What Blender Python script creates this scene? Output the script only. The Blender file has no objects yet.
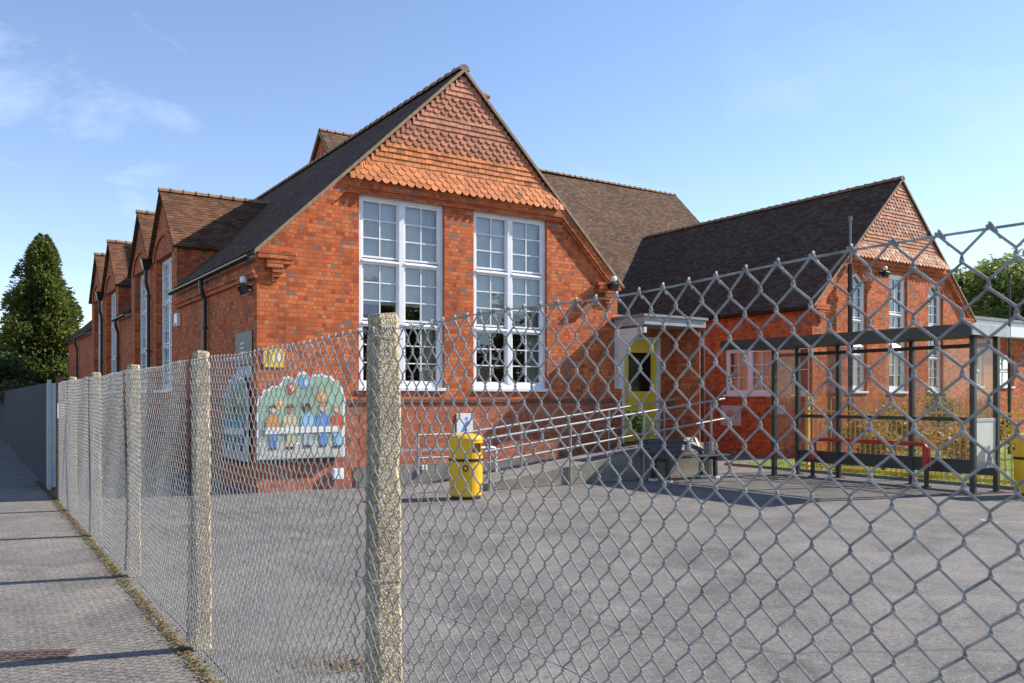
import bpy, bmesh, math, random
import numpy as np
from mathutils import Vector, Matrix
from mathutils.geometry import tessellate_polygon
random.seed(7); rng = np.random.default_rng(7)
R = math.radians
sc = bpy.context.scene
COL = sc.collection

# ------------------------------------------------------------------ camera, sky, sun, exposure
cam_d = bpy.data.cameras.new('camera'); cam = bpy.data.objects.new('camera', cam_d); COL.objects.link(cam)
EYE = 1.6
cam.location = (0, 0, EYE); cam.rotation_euler = (R(90), 0, 0)
F_PX = 844.0; HOR = 398.0
cam_d.sensor_width = 36; cam_d.lens = 36*F_PX/1024
cam_d.shift_y = (HOR-341.5)/1024
cam_d.clip_end = 4000; cam_d.clip_start = 0.05
cam_d.dof.use_dof = True; cam_d.dof.focus_distance = 15.5; cam_d.dof.aperture_fstop = 14
sc.camera = cam

SUN_AZ, SUN_EL = R(17.5), R(35.5)          # azimuth from +X towards +Y
S = Vector((math.cos(SUN_EL)*math.cos(SUN_AZ), math.cos(SUN_EL)*math.sin(SUN_AZ), math.sin(SUN_EL)))
sun_d = bpy.data.lights.new('sun', 'SUN'); sun = bpy.data.objects.new('sun', sun_d); COL.objects.link(sun)
sun_d.energy = 5.0; sun_d.angle = R(0.5); sun_d.color = (1, .93, .82)
sun.rotation_euler = S.to_track_quat('Z', 'Y').to_euler(); sun.location = (20, 10, 30)

w = bpy.data.worlds.new('World'); sc.world = w; w.use_nodes = True
nt = w.node_tree; nt.nodes.clear()
def wn(t): return nt.nodes.new(t)
sky = wn('ShaderNodeTexSky'); sky.sky_type = 'NISHITA'; sky.sun_disc = False
sky.sun_elevation = SUN_EL; sky.sun_rotation = math.pi/2-SUN_AZ
sky.air_density = 1.0; sky.dust_density = 0.0; sky.ozone_density = 1.7; sky.altitude = 50
tc = wn('ShaderNodeTexCoord'); mp = wn('ShaderNodeMapping'); mp.inputs['Scale'].default_value = (1.5, 1.5, 4.0); mp.inputs['Location'].default_value = (.35, .2, .1)
mp.inputs['Rotation'].default_value = (0, R(14), R(20))
no = wn('ShaderNodeTexNoise'); no.inputs['Scale'].default_value = 1.7; no.inputs['Detail'].default_value = 7; no.inputs['Roughness'].default_value = .62
no.inputs['Distortion'].default_value = .5
rp = wn('ShaderNodeValToRGB'); rp.color_ramp.elements[0].position = .52; rp.color_ramp.elements[1].position = .84
rp.color_ramp.elements[0].color = (0, 0, 0, 1); rp.color_ramp.elements[1].color = (.40, .40, .40, 1)
mx = wn('ShaderNodeMixRGB'); mx.blend_type = 'MIX'; mx.inputs[2].default_value = (9.0, 9.6, 10.5, 1)
bg = wn('ShaderNodeBackground'); bg.inputs['Strength'].default_value = 0.126
ow = wn('ShaderNodeOutputWorld')
L = nt.links.new
L(tc.outputs['Generated'], mp.inputs['Vector']); L(mp.outputs[0], no.inputs['Vector']); L(no.outputs['Fac'], rp.inputs[0])
tint = wn('ShaderNodeMixRGB'); tint.blend_type = 'MULTIPLY'; tint.inputs[0].default_value = 1; tint.inputs[2].default_value = (.97, .938, 1.0, 1)
L(sky.outputs[0], tint.inputs[1]); L(tint.outputs[0], mx.inputs[1]); sxw = wn('ShaderNodeSeparateXYZ'); L(tc.outputs['Generated'], sxw.inputs[0])
mk = wn('ShaderNodeMapRange'); mk.inputs['From Min'].default_value = .05; mk.inputs['From Max'].default_value = -.45; mk.inputs['To Min'].default_value = .22; mk.inputs['To Max'].default_value = 1.0
L(sxw.outputs['X'], mk.inputs['Value'])
ml = wn('ShaderNodeMath'); ml.operation = 'MULTIPLY'; L(rp.outputs[0], ml.inputs[0]); L(mk.outputs[0], ml.inputs[1]); L(ml.outputs[0], mx.inputs[0]); L(mx.outputs[0], bg.inputs['Color']); L(bg.outputs[0], ow.inputs['Surface'])
vs = sc.view_settings; vs.view_transform = 'Standard'; vs.look = 'None'; vs.gamma = 1; vs.use_curve_mapping = False
vs.exposure = 0.80

# ------------------------------------------------------------------ mesh builder
class MB:
    def __init__(s): s.v = []; s.f = []; s.c = []; s.col = (1, 1, 1); s.M = None
    def add(s, vs, fs):
        b = len(s.v)
        if s.M is not None: vs = [s.M @ Vector(p) for p in vs]
        s.v += [tuple(p) for p in vs]
        s.f += [tuple(i+b for i in f) for f in fs]
        s.c += [s.col]*len(fs)
        return s
    def box(s, x0, x1, y0, y1, z0, z1):
        if x0 > x1: x0, x1 = x1, x0
        if y0 > y1: y0, y1 = y1, y0
        if z0 > z1: z0, z1 = z1, z0
        return s.add([(x0,y0,z0),(x1,y0,z0),(x1,y1,z0),(x0,y1,z0),(x0,y0,z1),(x1,y0,z1),(x1,y1,z1),(x0,y1,z1)],
                     [(0,3,2,1),(4,5,6,7),(0,1,5,4),(1,2,6,5),(2,3,7,6),(3,0,4,7)])
    def quad(s, *p): return s.add(p, [tuple(range(len(p)))])
    def extrude(s, poly, vec):
        """poly: 3d points (planar), extruded along vec"""
        n = len(poly); vec = Vector(vec)
        P = [Vector(p) for p in poly]; Q = [p+vec for p in P]
        nrm = Vector((0,0,0))
        for i in range(n): nrm += P[i].cross(P[(i+1) % n])
        if nrm.dot(vec) > 0: P.reverse(); Q.reverse()
        tri = None
        fs = []
        if n > 4:
            T = tessellate_polygon([P])
            for t in T:
                a, b, c = t
                if (P[b]-P[a]).cross(P[c]-P[a]).dot(vec) > 0: a, b, c = a, c, b
                fs.append((a, b, c)); fs.append((n+a, n+c, n+b))
        else:
            fs.append(tuple(range(n))); fs.append(tuple(reversed(range(n, 2*n))))
        for i in range(n): j = (i+1) % n; fs.append((i, n+i, n+j, j))
        return s.add(P+Q, fs)
    def tube(s, pts, r, n=8, cap=True, r1=None):
        pts = [Vector(p) for p in pts]; m = len(pts); vs = []; fs = []
        d0 = (pts[1]-pts[0]).normalized()
        ref = Vector((0,0,1)) if abs(d0.z) < .9 else Vector((1,0,0))
        u = d0.cross(ref).normalized()
        for i, p in enumerate(pts):
            d = (pts[min(i+1, m-1)]-pts[max(i-1, 0)]).normalized()
            u = (u-d*u.dot(d)).normalized(); q = d.cross(u)
            rr = r if r1 is None else r+(r1-r)*i/(m-1)
            for k in range(n):
                a = 2*math.pi*k/n; vs.append(p+u*(rr*math.cos(a))+q*(rr*math.sin(a)))
        for i in range(m-1):
            for k in range(n):
                k2 = (k+1) % n; fs.append((i*n+k, i*n+k2, (i+1)*n+k2, (i+1)*n+k))
        if cap:
            b0 = len(vs); vs += vs[:n]; vs += vs[(m-1)*n:m*n]
            fs.append(tuple(reversed(range(b0, b0+n)))); fs.append(tuple(range(b0+n, b0+2*n)))
        return s.add(vs, fs)
    def lathe(s, prof, n=24, c=(0,0,0)):
        vs = []; fs = []; m = len(prof)
        for r, z in prof:
            for k in range(n):
                a = 2*math.pi*k/n; vs.append((c[0]+r*math.cos(a), c[1]+r*math.sin(a), c[2]+z))
        for i in range(m-1):
            for k in range(n):
                k2 = (k+1) % n; fs.append((i*n+k, i*n+k2, (i+1)*n+k2, (i+1)*n+k))
        return s.add(vs, fs)
    def wall(s, outline, holes, mp, out, depth=.12):
        pts = [outline]+holes; flat = [p for l in pts for p in l]
        T = tessellate_polygon([[Vector((a, b, 0)) for a, b in l] for l in pts])
        V3 = [Vector(mp(a, b, 0)) for a, b in flat]; out = Vector(out); fs = []
        for a, b, c in T:
            if (V3[b]-V3[a]).cross(V3[c]-V3[a]).dot(out) < 0: b, c = c, b
            fs.append((a, b, c))
        s.add(V3, fs)
        for h in holes:
            n = len(h); cx = sum(p[0] for p in h)/n; cy = sum(p[1] for p in h)/n
            cc = Vector(mp(cx, cy, depth/2))
            for i in range(n):
                j = (i+1) % n
                q = [Vector(mp(*h[i], 0)), Vector(mp(*h[j], 0)), Vector(mp(*h[j], depth)), Vector(mp(*h[i], depth))]
                nn = (q[1]-q[0]).cross(q[2]-q[0])
                if nn.dot(cc-q[0]) < 0: q.reverse()
                s.add(q, [(0,1,2,3)])
        return s
    def build(s, name, mat, parent=None, smooth=False, bevel=0, loc=None):
        me = bpy.data.meshes.new(name); me.from_pydata(s.v, [], s.f); me.update()
        nf = len(me.polygons)
        # metric UV per face: u horizontal, v up the slope
        uv = me.uv_layers.new(name='UVMap')
        co = np.empty(len(me.vertices)*3); me.vertices.foreach_get('co', co); co = co.reshape(-1, 3)
        nr = np.empty(nf*3); me.polygons.foreach_get('normal', nr); nr = nr.reshape(-1, 3)
        lt = np.empty(nf, int); me.polygons.foreach_get('loop_total', lt)
        li = np.empty(len(me.loops), int); me.loops.foreach_get('vertex_index', li)
        pf = np.repeat(np.arange(nf), lt); N = nr[pf]; P = co[li]
        tx = np.stack([-N[:,1], N[:,0], np.zeros(len(N))], 1); ln = np.linalg.norm(tx, axis=1)
        flat = ln < .2; tx[flat] = (1, 0, 0); ln[flat] = 1; tx /= ln[:,None]
        ty = np.cross(N, tx); ty[flat] = (0, 1, 0)
        U = np.stack([(P*tx).sum(1), (P*ty).sum(1)], 1)
        uv.data.foreach_set('uv', U.astype(np.float32).ravel())
        ca = me.color_attributes.new('Col', 'FLOAT_COLOR', 'CORNER')
        c = np.ones((len(li), 4), np.float32); c[:, :3] = np.array(s.c, np.float32)[pf]
        ca.data.foreach_set('color', c.ravel())
        if smooth: me.polygons.foreach_set('use_smooth', [True]*nf)
        me.materials.append(mat)
        o = bpy.data.objects.new(name, me); COL.objects.link(o)
        if parent: o.parent = parent
        if loc: o.location = loc
        if bevel:
            m = o.modifiers.new('bevel', 'BEVEL'); m.width = bevel; m.segments = 2; m.limit_method = 'ANGLE'; m.angle_limit = R(40)
        return o

def thing(name, label, cat, loc=(0,0,0), rotz=0, group=None):
    o = bpy.data.objects.new(name, None); COL.objects.link(o); o.empty_display_size = .2
    o.location = loc; o.rotation_euler = (0, 0, rotz); return tag(o, label, cat, group)
def tag(o, label, cat, group=None, kind=None):
    o['label'] = label; o['category'] = cat
    if group: o['group'] = group
    if kind: o['kind'] = kind
    return o
def struct(o): o['kind'] = 'structure'; return o
def dup(o, parent=None):
    c = o.copy(); COL.objects.link(c)
    if parent: c.parent = parent
    for ch in list(o.children): dup(ch, c)
    return c

# ------------------------------------------------------------------ materials
class NT:
    def __init__(s, name):
        s.m = bpy.data.materials.new(name); s.m.use_nodes = True; s.t = s.m.node_tree
        s.b = s.t.nodes['Principled BSDF']; s.out = s.t.nodes['Material Output']
    def n(s, t, **k):
        x = s.t.nodes.new('ShaderNode'+t)
        for a, v in k.items():
            if a in x.inputs: x.inputs[a].default_value = v
            else: setattr(x, a, v)
        return x
    def l(s, a, b): s.t.links.new(a, b)
    def noise(s, vec, scale, detail=4, rough=.6, dist=0):
        x = s.n('TexNoise'); x.inputs['Scale'].default_value = scale; x.inputs['Detail'].default_value = detail
        x.inputs['Roughness'].default_value = rough; x.inputs['Distortion'].default_value = dist
        s.l(vec, x.inputs['Vector']); return x.outputs['Fac']
    def ramp(s, fac, *els, interp='LINEAR'):
        x = s.n('ValToRGB'); cr = x.color_ramp; cr.interpolation = interp
        while len(cr.elements) < len(els): cr.elements.new(.5)
        for e, (p, c) in zip(cr.elements, els):
            e.position = p; e.color = (c, c, c, 1) if isinstance(c, (int, float)) else (*c, 1)
        s.l(fac, x.inputs[0]); return x.outputs[0]
    def mix(s, fac, a, b, mode='MIX'):
        x = s.n('MixRGB'); x.blend_type = mode
        for i, q in ((0, fac), (1, a), (2, b)):
            if isinstance(q, (int, float)): x.inputs[i].default_value = q if i == 0 else (q, q, q, 1)
            elif isinstance(q, tuple): x.inputs[i].default_value = (*q, 1)
            else: s.l(q, x.inputs[i])
        return x.outputs[0]
    def math(s, op, a, b=0):
        x = s.n('Math'); x.operation = op
        for i, q in ((0, a), (1, b)):
            if isinstance(q, (int, float)): x.inputs[i].default_value = q
            else: s.l(q, x.inputs[i])
        return x.outputs[0]
    def bump(s, h, strength=.4, dist=.01):
        x = s.n('Bump'); x.inputs['Strength'].default_value = strength; x.inputs['Distance'].default_value = dist
        s.l(h, x.inputs['Height']); s.l(x.outputs[0], s.b.inputs['Normal'])
    def coord(s, k='Object'): return s.n('TexCoord').outputs[k]
    def base(s, c):
        if isinstance(c, tuple): s.b.inputs['Base Color'].default_value = (*c, 1)
        else: s.l(c, s.b.inputs['Base Color'])
    def set(s, rough=.7, metal=0, spec=.5):
        s.b.inputs['Roughness'].default_value = rough; s.b.inputs['Metallic'].default_value = metal
        s.b.inputs['Specular IOR Level'].default_value = spec; return s

def simple(name, c, rough=.6, metal=0, var=.25, scale=6, spec=.5, bump=0):
    t = NT(name).set(rough, metal, spec); o = t.coord()
    n = t.noise(o, scale, 5); f = t.ramp(n, (.3, 1-var), (.7, 1+var*.4))
    t.base(t.mix(1.0, c, f, 'MULTIPLY'))
    if bump: t.bump(t.noise(o, scale*12, 3), bump, .004)
    return t.m

def brick_mat(name, hues, mortar, dark_amt=.06):
    t = NT(name).set(.88, 0, .25); uv = t.coord('UV'); ob = t.coord()
    b = t.n('TexBrick'); b.offset = .5; b.offset_frequency = 2; b.squash = .5; b.squash_frequency = 2
    for k, v in (('Scale', 1.0), ('Mortar Size', .0055), ('Mortar Smooth', .15), ('Bias', 0), ('Brick Width', .17), ('Row Height', .075)): b.inputs[k].default_value = v
    b.inputs['Color1'].default_value = (0,0,0,1); b.inputs['Color2'].default_value = (1,1,1,1); b.inputs['Mortar'].default_value = (.5,.5,.5,1)
    wv = t.n('VectorMath'); wv.operation = 'MULTIPLY_ADD'
    nz = t.n('TexNoise'); nz.inputs['Scale'].default_value = 3.0; t.l(uv, nz.inputs['Vector'])
    t.l(nz.outputs['Color'], wv.inputs[0]); wv.inputs[1].default_value = (.012, .012, 0); t.l(uv, wv.inputs[2])
    t.l(wv.outputs[0], b.inputs['Vector'])
    patch = t.noise(ob, .8, 3)
    dr = t.math('ADD', b.outputs['Color'], t.math('MULTIPLY', t.math('SUBTRACT', patch, .5), .5))
    col = t.ramp(dr, (0, hues[0]), (dark_amt, hues[0]), (dark_amt+.03, hues[1]), (.4, hues[2]), (.7, hues[3]), (.95, hues[4]))
    fine = t.noise(ob, 38, 4); col = t.mix(.55, col, t.ramp(fine, (.25, .55), (.75, 1.25)), 'MULTIPLY')
    dirt = t.noise(ob, 1.7, 5, .7); col = t.mix(.6, col, t.ramp(dirt, (.3, .62), (.6, 1.05)), 'MULTIPLY')
    mpn = t.n('Mapping'); mpn.inputs['Scale'].default_value = (2.2, 2.2, .35); t.l(ob, mpn.inputs[0])
    stn = t.noise(mpn.outputs[0], 1.6, 6, .7); col = t.mix(.7, col, t.ramp(stn, (.28, .5), (.48, 1.0), (.7, 1.06)), 'MULTIPLY')
    eff = t.noise(ob, 2.6, 6, .75); col = t.mix(t.ramp(eff, (.62, 0.0), (.75, .3)), col, (.5, .33, .25))
    mfac = b.outputs['Fac']; col = t.mix(mfac, col, mortar)
    t.base(col)
    h = t.math('ADD', t.math('MULTIPLY', mfac, -1.0), t.math('MULTIPLY', fine, .5)); t.bump(h, .7, .008)
    return t.m

def roof_mat(name, c0, c1, c2):
    t = NT(name).set(.95, 0, .08); uv = t.coord('UV'); ob = t.coord()
    b = t.n('TexBrick'); b.offset = .5
    for k, v in (('Scale', 1.0), ('Mortar Size', .004), ('Mortar Smooth', .2), ('Bias', 0), ('Brick Width', .165), ('Row Height', .1)): b.inputs[k].default_value = v
    b.inputs['Color1'].default_value = (0,0,0,1); b.inputs['Color2'].default_value = (1,1,1,1); b.inputs['Mortar'].default_value = (.3,.3,.3,1)
    wv = t.n('VectorMath'); wv.operation = 'MULTIPLY_ADD'
    nz = t.n('TexNoise'); nz.inputs['Scale'].default_value = 1.3; nz.inputs['Detail'].default_value = 4; t.l(uv, nz.inputs['Vector'])
    t.l(nz.outputs['Color'], wv.inputs[0]); wv.inputs[1].default_value = (.015, .028, 0); t.l(uv, wv.inputs[2])
    t.l(wv.outputs[0], b.inputs['Vector'])
    sx = t.n('SeparateXYZ'); t.l(wv.outputs[0], sx.inputs[0])
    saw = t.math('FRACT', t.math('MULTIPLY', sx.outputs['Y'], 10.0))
    pat = t.noise(ob, .5, 5); v = t.math('ADD', t.math('MULTIPLY', b.outputs['Color'], .5), t.math('MULTIPLY', pat, .42))
    col = t.ramp(v, (.15, c0), (.5, c1), (.85, c2))
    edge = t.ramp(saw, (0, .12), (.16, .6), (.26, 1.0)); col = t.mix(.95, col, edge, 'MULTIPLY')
    lich = t.noise(ob, 5, 6, .75); col = t.mix(t.ramp(lich, (.62, 0.0), (.72, .5)), col, (.17, .16, .12))
    col = t.mix(t.math('MULTIPLY', b.outputs['Fac'], .6), col, (.025, .02, .018))
    t.base(col)
    h = t.math('ADD', t.math('MULTIPLY', saw, -1.0), t.math('MULTIPLY', b.outputs['Fac'], -.7)); h = t.math('ADD', h, t.math('MULTIPLY', b.outputs['Color'], .5))
    t.bump(h, .9, .02); return t.m

def attr_mat(name, rough=.7, spec=.4, scale=9, var=.3, trans=0):
    t = NT(name).set(rough, 0, spec); a = t.n('Attribute'); a.attribute_name = 'Col'
    n = t.noise(t.coord(), scale, 4); t.base(t.mix(1.0, a.outputs['Color'], t.ramp(n, (.3, 1-var), (.7, 1+var*.4)), 'MULTIPLY'))
    if trans:
        tr = t.n('BsdfTranslucent'); t.l(a.outputs['Color'], tr.inputs['Color'])
        ms = t.n('MixShader'); ms.inputs[0].default_value = trans
        t.l(t.b.outputs[0], ms.inputs[1]); t.l(tr.outputs[0], ms.inputs[2]); t.l(ms.outputs[0], t.out.inputs['Surface'])
    return t.m

def glass_mat():
    t = NT('window_glass'); t.t.nodes.remove(t.b)
    tr = t.n('BsdfTransparent'); tr.inputs[0].default_value = (.88, .89, .88, 1)
    gl = t.n('BsdfGlossy'); gl.inputs['Roughness'].default_value = .015; gl.inputs['Color'].default_value = (.9, .95, 1, 1)
    bp = t.n('Bump'); bp.inputs['Strength'].default_value = .03; bp.inputs['Distance'].default_value = .02
    t.l(t.noise(t.coord(), 1.6, 2), bp.inputs['Height']); t.l(bp.outputs[0], gl.inputs['Normal'])
    fr = t.n('Fresnel'); fr.inputs[0].default_value = 1.5
    fac = t.math('ADD', t.math('MULTIPLY', fr.outputs[0], 1.4), .06)
    ms = t.n('MixShader'); t.l(fac, ms.inputs[0]); t.l(tr.outputs[0], ms.inputs[1]); t.l(gl.outputs[0], ms.inputs[2]); t.l(ms.outputs[0], t.out.inputs['Surface'])
    return t.m

def asphalt(name, c, c2, warm):
    t = NT(name).set(.9, 0, .3); o = t.coord()
    big = t.noise(o, .35, 6, .65, .4); mid = t.noise(o, 1.6, 6, .7); fine = t.noise(o, 95, 3, .85); grit = t.noise(o, 28, 5, .8)
    col = t.mix(t.ramp(big, (.35, 0.0), (.65, 1.0)), c, c2)
    col = t.mix(t.ramp(mid, (.45, 0.0), (.68, .8)), col, warm)
    blot = t.noise(o, .9, 7, .75, 1.0); col = t.mix(.85, col, t.ramp(blot, (.36, .66), (.5, 1.0), (.66, 1.25)), 'MULTIPLY')
    col = t.mix(.8, col, t.ramp(fine, (.32, .3), (.68, 1.55)), 'MULTIPLY')
    col = t.mix(.8, col, t.ramp(grit, (.33, .55), (.68, 1.35)), 'MULTIPLY')
    ston = t.n('TexVoronoi'); ston.inputs['Scale'].default_value = 55; t.l(o, ston.inputs['Vector']); sc_ = t.n('SeparateColor'); t.l(ston.outputs['Color'], sc_.inputs[0]); col = t.mix(t.ramp(sc_.outputs[0], (.93, 0.0), (.95, .35)), col, (.32, .29, .26)); col = t.mix(t.ramp(sc_.outputs[1], (.92, 0.0), (.95, .45)), col, (.05, .048, .046))
    vo = t.n('TexVoronoi'); vo.feature = 'DISTANCE_TO_EDGE'; vo.inputs['Scale'].default_value = .13
    wv = t.n('VectorMath'); wv.operation = 'MULTIPLY_ADD'; nz = t.n('TexNoise'); nz.inputs['Scale'].default_value = 2; nz.inputs['Detail'].default_value = 5; t.l(o, nz.inputs['Vector'])
    t.l(nz.outputs['Color'], wv.inputs[0]); wv.inputs[1].default_value = (.22, .22, 0); t.l(o, wv.inputs[2]); t.l(wv.outputs[0], vo.inputs['Vector'])
    cr = t.ramp(vo.outputs['Distance'], (0, .5), (.0022, 0.0)); col = t.mix(cr, col, (.05, .048, .045))
    spots = t.noise(o, 9, 2, .5); col = t.mix(t.ramp(spots, (.72, 0.0), (.78, .35)), col, (.07, .068, .066))
    t.base(col); t.bump(t.math('ADD', fine, grit), .6, .006); return t.m

def concrete_agg():
    t = NT('exposed_aggregate_concrete').set(.9, 0, .3); o = t.coord()
    vo = t.n('TexVoronoi'); vo.inputs['Scale'].default_value = 150; t.l(o, vo.inputs['Vector'])
    sp = t.n('SeparateColor'); t.l(vo.outputs['Color'], sp.inputs[0])
    col = t.ramp(sp.outputs[0], (0, (.20, .14, .07)), (.35, (.42, .32, .18)), (.7, (.60, .49, .32)), (1, (.72, .65, .50)))
    col = t.mix(t.ramp(vo.outputs['Distance'], (.35, 0.0), (.75, .75)), col, (.2, .17, .12))
    li = t.noise(o, 9, 5, .7); col = t.mix(t.ramp(li, (.58, 0.0), (.70, .4)), col, (.3, .26, .12))
    mpn = t.n('Mapping'); mpn.inputs['Scale'].default_value = (9, 9, 1.2); t.l(o, mpn.inputs[0])
    stn = t.noise(mpn.outputs[0], 1.0, 6, .7); col = t.mix(.8, col, t.ramp(stn, (.3, .3), (.48, 1.0), (.7, 1.12)), 'MULTIPLY')
    wl = t.noise(o, 22, 4, .6); col = t.mix(t.ramp(wl, (.66, 0.0), (.70, .6)), col, (.46, .46, .38))
    t.base(col); t.bump(vo.outputs['Distance'], .7, -.003); return t.m

M = {}
M['brick'] = brick_mat('red_brick', [(.24,.18,.16), (.38,.082,.03), (.58,.132,.04), (.65,.16,.05), (.69,.21,.078)], (.27,.11,.065), .045)
M['brick_low'] = brick_mat('plinth_brick', [(.27,.13,.10), (.38,.10,.05), (.48,.13,.06), (.52,.15,.08), (.55,.19,.11)], (.33,.18,.13), .03)
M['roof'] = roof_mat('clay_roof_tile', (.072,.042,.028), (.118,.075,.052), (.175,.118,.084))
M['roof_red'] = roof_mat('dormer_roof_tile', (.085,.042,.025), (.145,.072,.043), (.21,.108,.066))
M['ridge'] = simple('ridge_tile_clay', (.30,.18,.105), .85, 0, .5, 7, .3, .3)
M['tile'] = attr_mat('hung_clay_tile', .75, .35, 14, .35)
M['paint'] = attr_mat('flat_paint', .5, .4, 6, .12)
M['white'] = simple('white_gloss_paint', (.80,.81,.83), .35, 0, .10, 5)
M['offwhite'] = simple('weathered_white_paint', (.66,.66,.66), .5, 0, .18, 4)
M['glass'] = glass_mat()
M['pale_backing'] = simple('curtain_and_sky_sheen', (.80,.78,.73), .9, 0, .12, 4)  # shared by real curtains and the sheets imitating sky reflection
M['dark'] = simple('dark_interior', (.05,.05,.055), .9)
M['mortar'] = simple('verge_mortar', (.33,.24,.16), .9, 0, .35, 10, .2, .3)
M['black'] = simple('black_gloss_pipe', (.012,.012,.014), .35)
M['lead'] = simple('lead_flashing', (.22,.23,.24), .6, 0, .3, 5)
M['concrete'] = simple('ramp_concrete', (.21,.20,.185), .9, 0, .35, 3, .3, .4)
M['agg'] = concrete_agg()
M['wire'] = simple('galvanised_wire', (.34,.335,.325), .6, .0, .5, 25, .3)
M['galv'] = simple('galvanised_tube', (.34,.345,.35), .5, .25, .3, 9)
M['play'] = asphalt('playground_tarmac', (.136,.13,.124), (.172,.163,.155), (.215,.198,.183))
M['path'] = asphalt('footpath_asphalt', (.175,.158,.145), (.21,.19,.172), (.26,.228,.20))
M['yellow'] = simple('yellow_plastic', (.78,.44,.012), .38, 0, .14, 4)
M['ydoor'] = simple('yellow_door_paint', (.72,.50,.02), .35, 0, .08, 4)
M['green'] = simple('dark_green_metal', (.036,.042,.04), .45, 0, .3, 6)
M['greymetal'] = simple('pale_grey_metal', (.42,.46,.44), .5, 0, .2, 4)
M['red'] = simple('red_painted_metal', (.50,.035,.018), .4, 0, .25, 8)
M['wood'] = simple('weathered_bench_wood', (.06,.05,.042), .62, 0, .4, 8)
M['rustwood'] = simple('old_brown_timber', (.14,.075,.05), .85, 0, .5, 8, .3, .4)
M['grass'] = simple('lawn_green', (.17,.22,.04), .9, 0, .45, 3)
M['ground'] = simple('ground_soil_grass', (.09,.10,.05), .95, 0, .4, .3)
M['leaf'] = attr_mat('leaf', .55, .35, 2, .2, .42)
M['bark'] = simple('bark', (.10,.075,.05), .95, 0, .4, 6, .2, .5)
M['moss'] = attr_mat('moss_litter', .95, .2, 20, .4)
M['iron'] = simple('rusty_iron', (.13,.085,.07), .75, .2, .5, 20, .4, .5)
M['steel'] = simple('blue_grey_sheet_steel', (.026,.036,.056), .65, 0, .25, 3, .3)
M['yfence'] = simple('mustard_fence_paint', (.80,.50,.10), .5, 0, .2, 5)
M['perspex'] = None
def perspex():
    t = NT('shelter_perspex'); t.t.nodes.remove(t.b)
    tr = t.n('BsdfTransparent'); tr.inputs[0].default_value = (.85, .84, .80, 1)
    df = t.n('BsdfDiffuse'); df.inputs[0].default_value = (.5, .5, .46, 1)
    gl = t.n('BsdfGlossy'); gl.inputs['Roughness'].default_value = .05
    m1 = t.n('MixShader'); t.l(t.ramp(t.noise(t.coord(), 3, 5), (.3, .04), (.7, .13)), m1.inputs[0]); t.l(tr.outputs[0], m1.inputs[1]); t.l(df.outputs[0], m1.inputs[2])
    m2 = t.n('MixShader'); m2.inputs[0].default_value = .06; t.l(m1.outputs[0], m2.inputs[1]); t.l(gl.outputs[0], m2.inputs[2]); t.l(m2.outputs[0], t.out.inputs['Surface']); return t.m
M['perspex'] = perspex()

# ------------------------------------------------------------------ frames of reference
C0 = Vector((-4.29, 14.2, 0)); YAW = math.atan2(.5545, .832)
eR = Vector((math.cos(YAW), math.sin(YAW), 0)); eL = Vector((-math.sin(YAW), math.cos(YAW), 0))
def st(s, t, z=0): return C0+eR*s+eL*t+Vector((0, 0, z))
FD = Vector((-.645, 1, 0)).normalized(); FN = Vector((-FD.y, FD.x, 0)).normalized()   # FN points to the footpath side
if FN.x > 0: FN = -FN
FP = Vector((-.455, 2.91, 0))
FROT = math.atan2(FD.y, FD.x)
def fl(a, n=0, z=0): return FP+FD*a+FN*n+Vector((0, 0, z))

# ------------------------------------------------------------------ ground
b = MB()
b.quad((-900,-900,-.06),(900,-900,-.06),(900,900,-.06),(-900,900,-.06)); struct(b.build('ground', M['ground']))
b = MB()
q = [fl(-14, -.06), fl(60, -.06), fl(60, -60), fl(-14, -60)]
b.quad(*[(p.x, p.y, 0) for p in q][::-1]); struct(b.build('playground', M['play']))
b = MB()
q = [fl(-14, 2.6), fl(60, 2.6), fl(60, -.06), fl(-14, -.06)]
b.extrude([(p.x, p.y, -.004) for p in q], (0, 0, -.12)); struct(b.build('footpath', M['path']))
b = MB()
q = [fl(-14, 9.5), fl(60, 9.5), fl(60, 2.75), fl(-14, 2.75)]
b.quad(*[(p.x, p.y, -.035) for p in q][::-1])
o = struct(b.build('road', simple('road_asphalt', (.06,.06,.06), .9, 0, .3, 4, .3, .5)))
b = MB()
for i in range(80):
    a = -14+i*.92; q = [fl(a, 2.75), fl(a+.912, 2.75), fl(a+.912, 2.6), fl(a, 2.6)]
    b.extrude([(p.x, p.y, .0) for p in q], (0, 0, -.14))
struct(b.build('kerb', M['concrete']))

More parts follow.
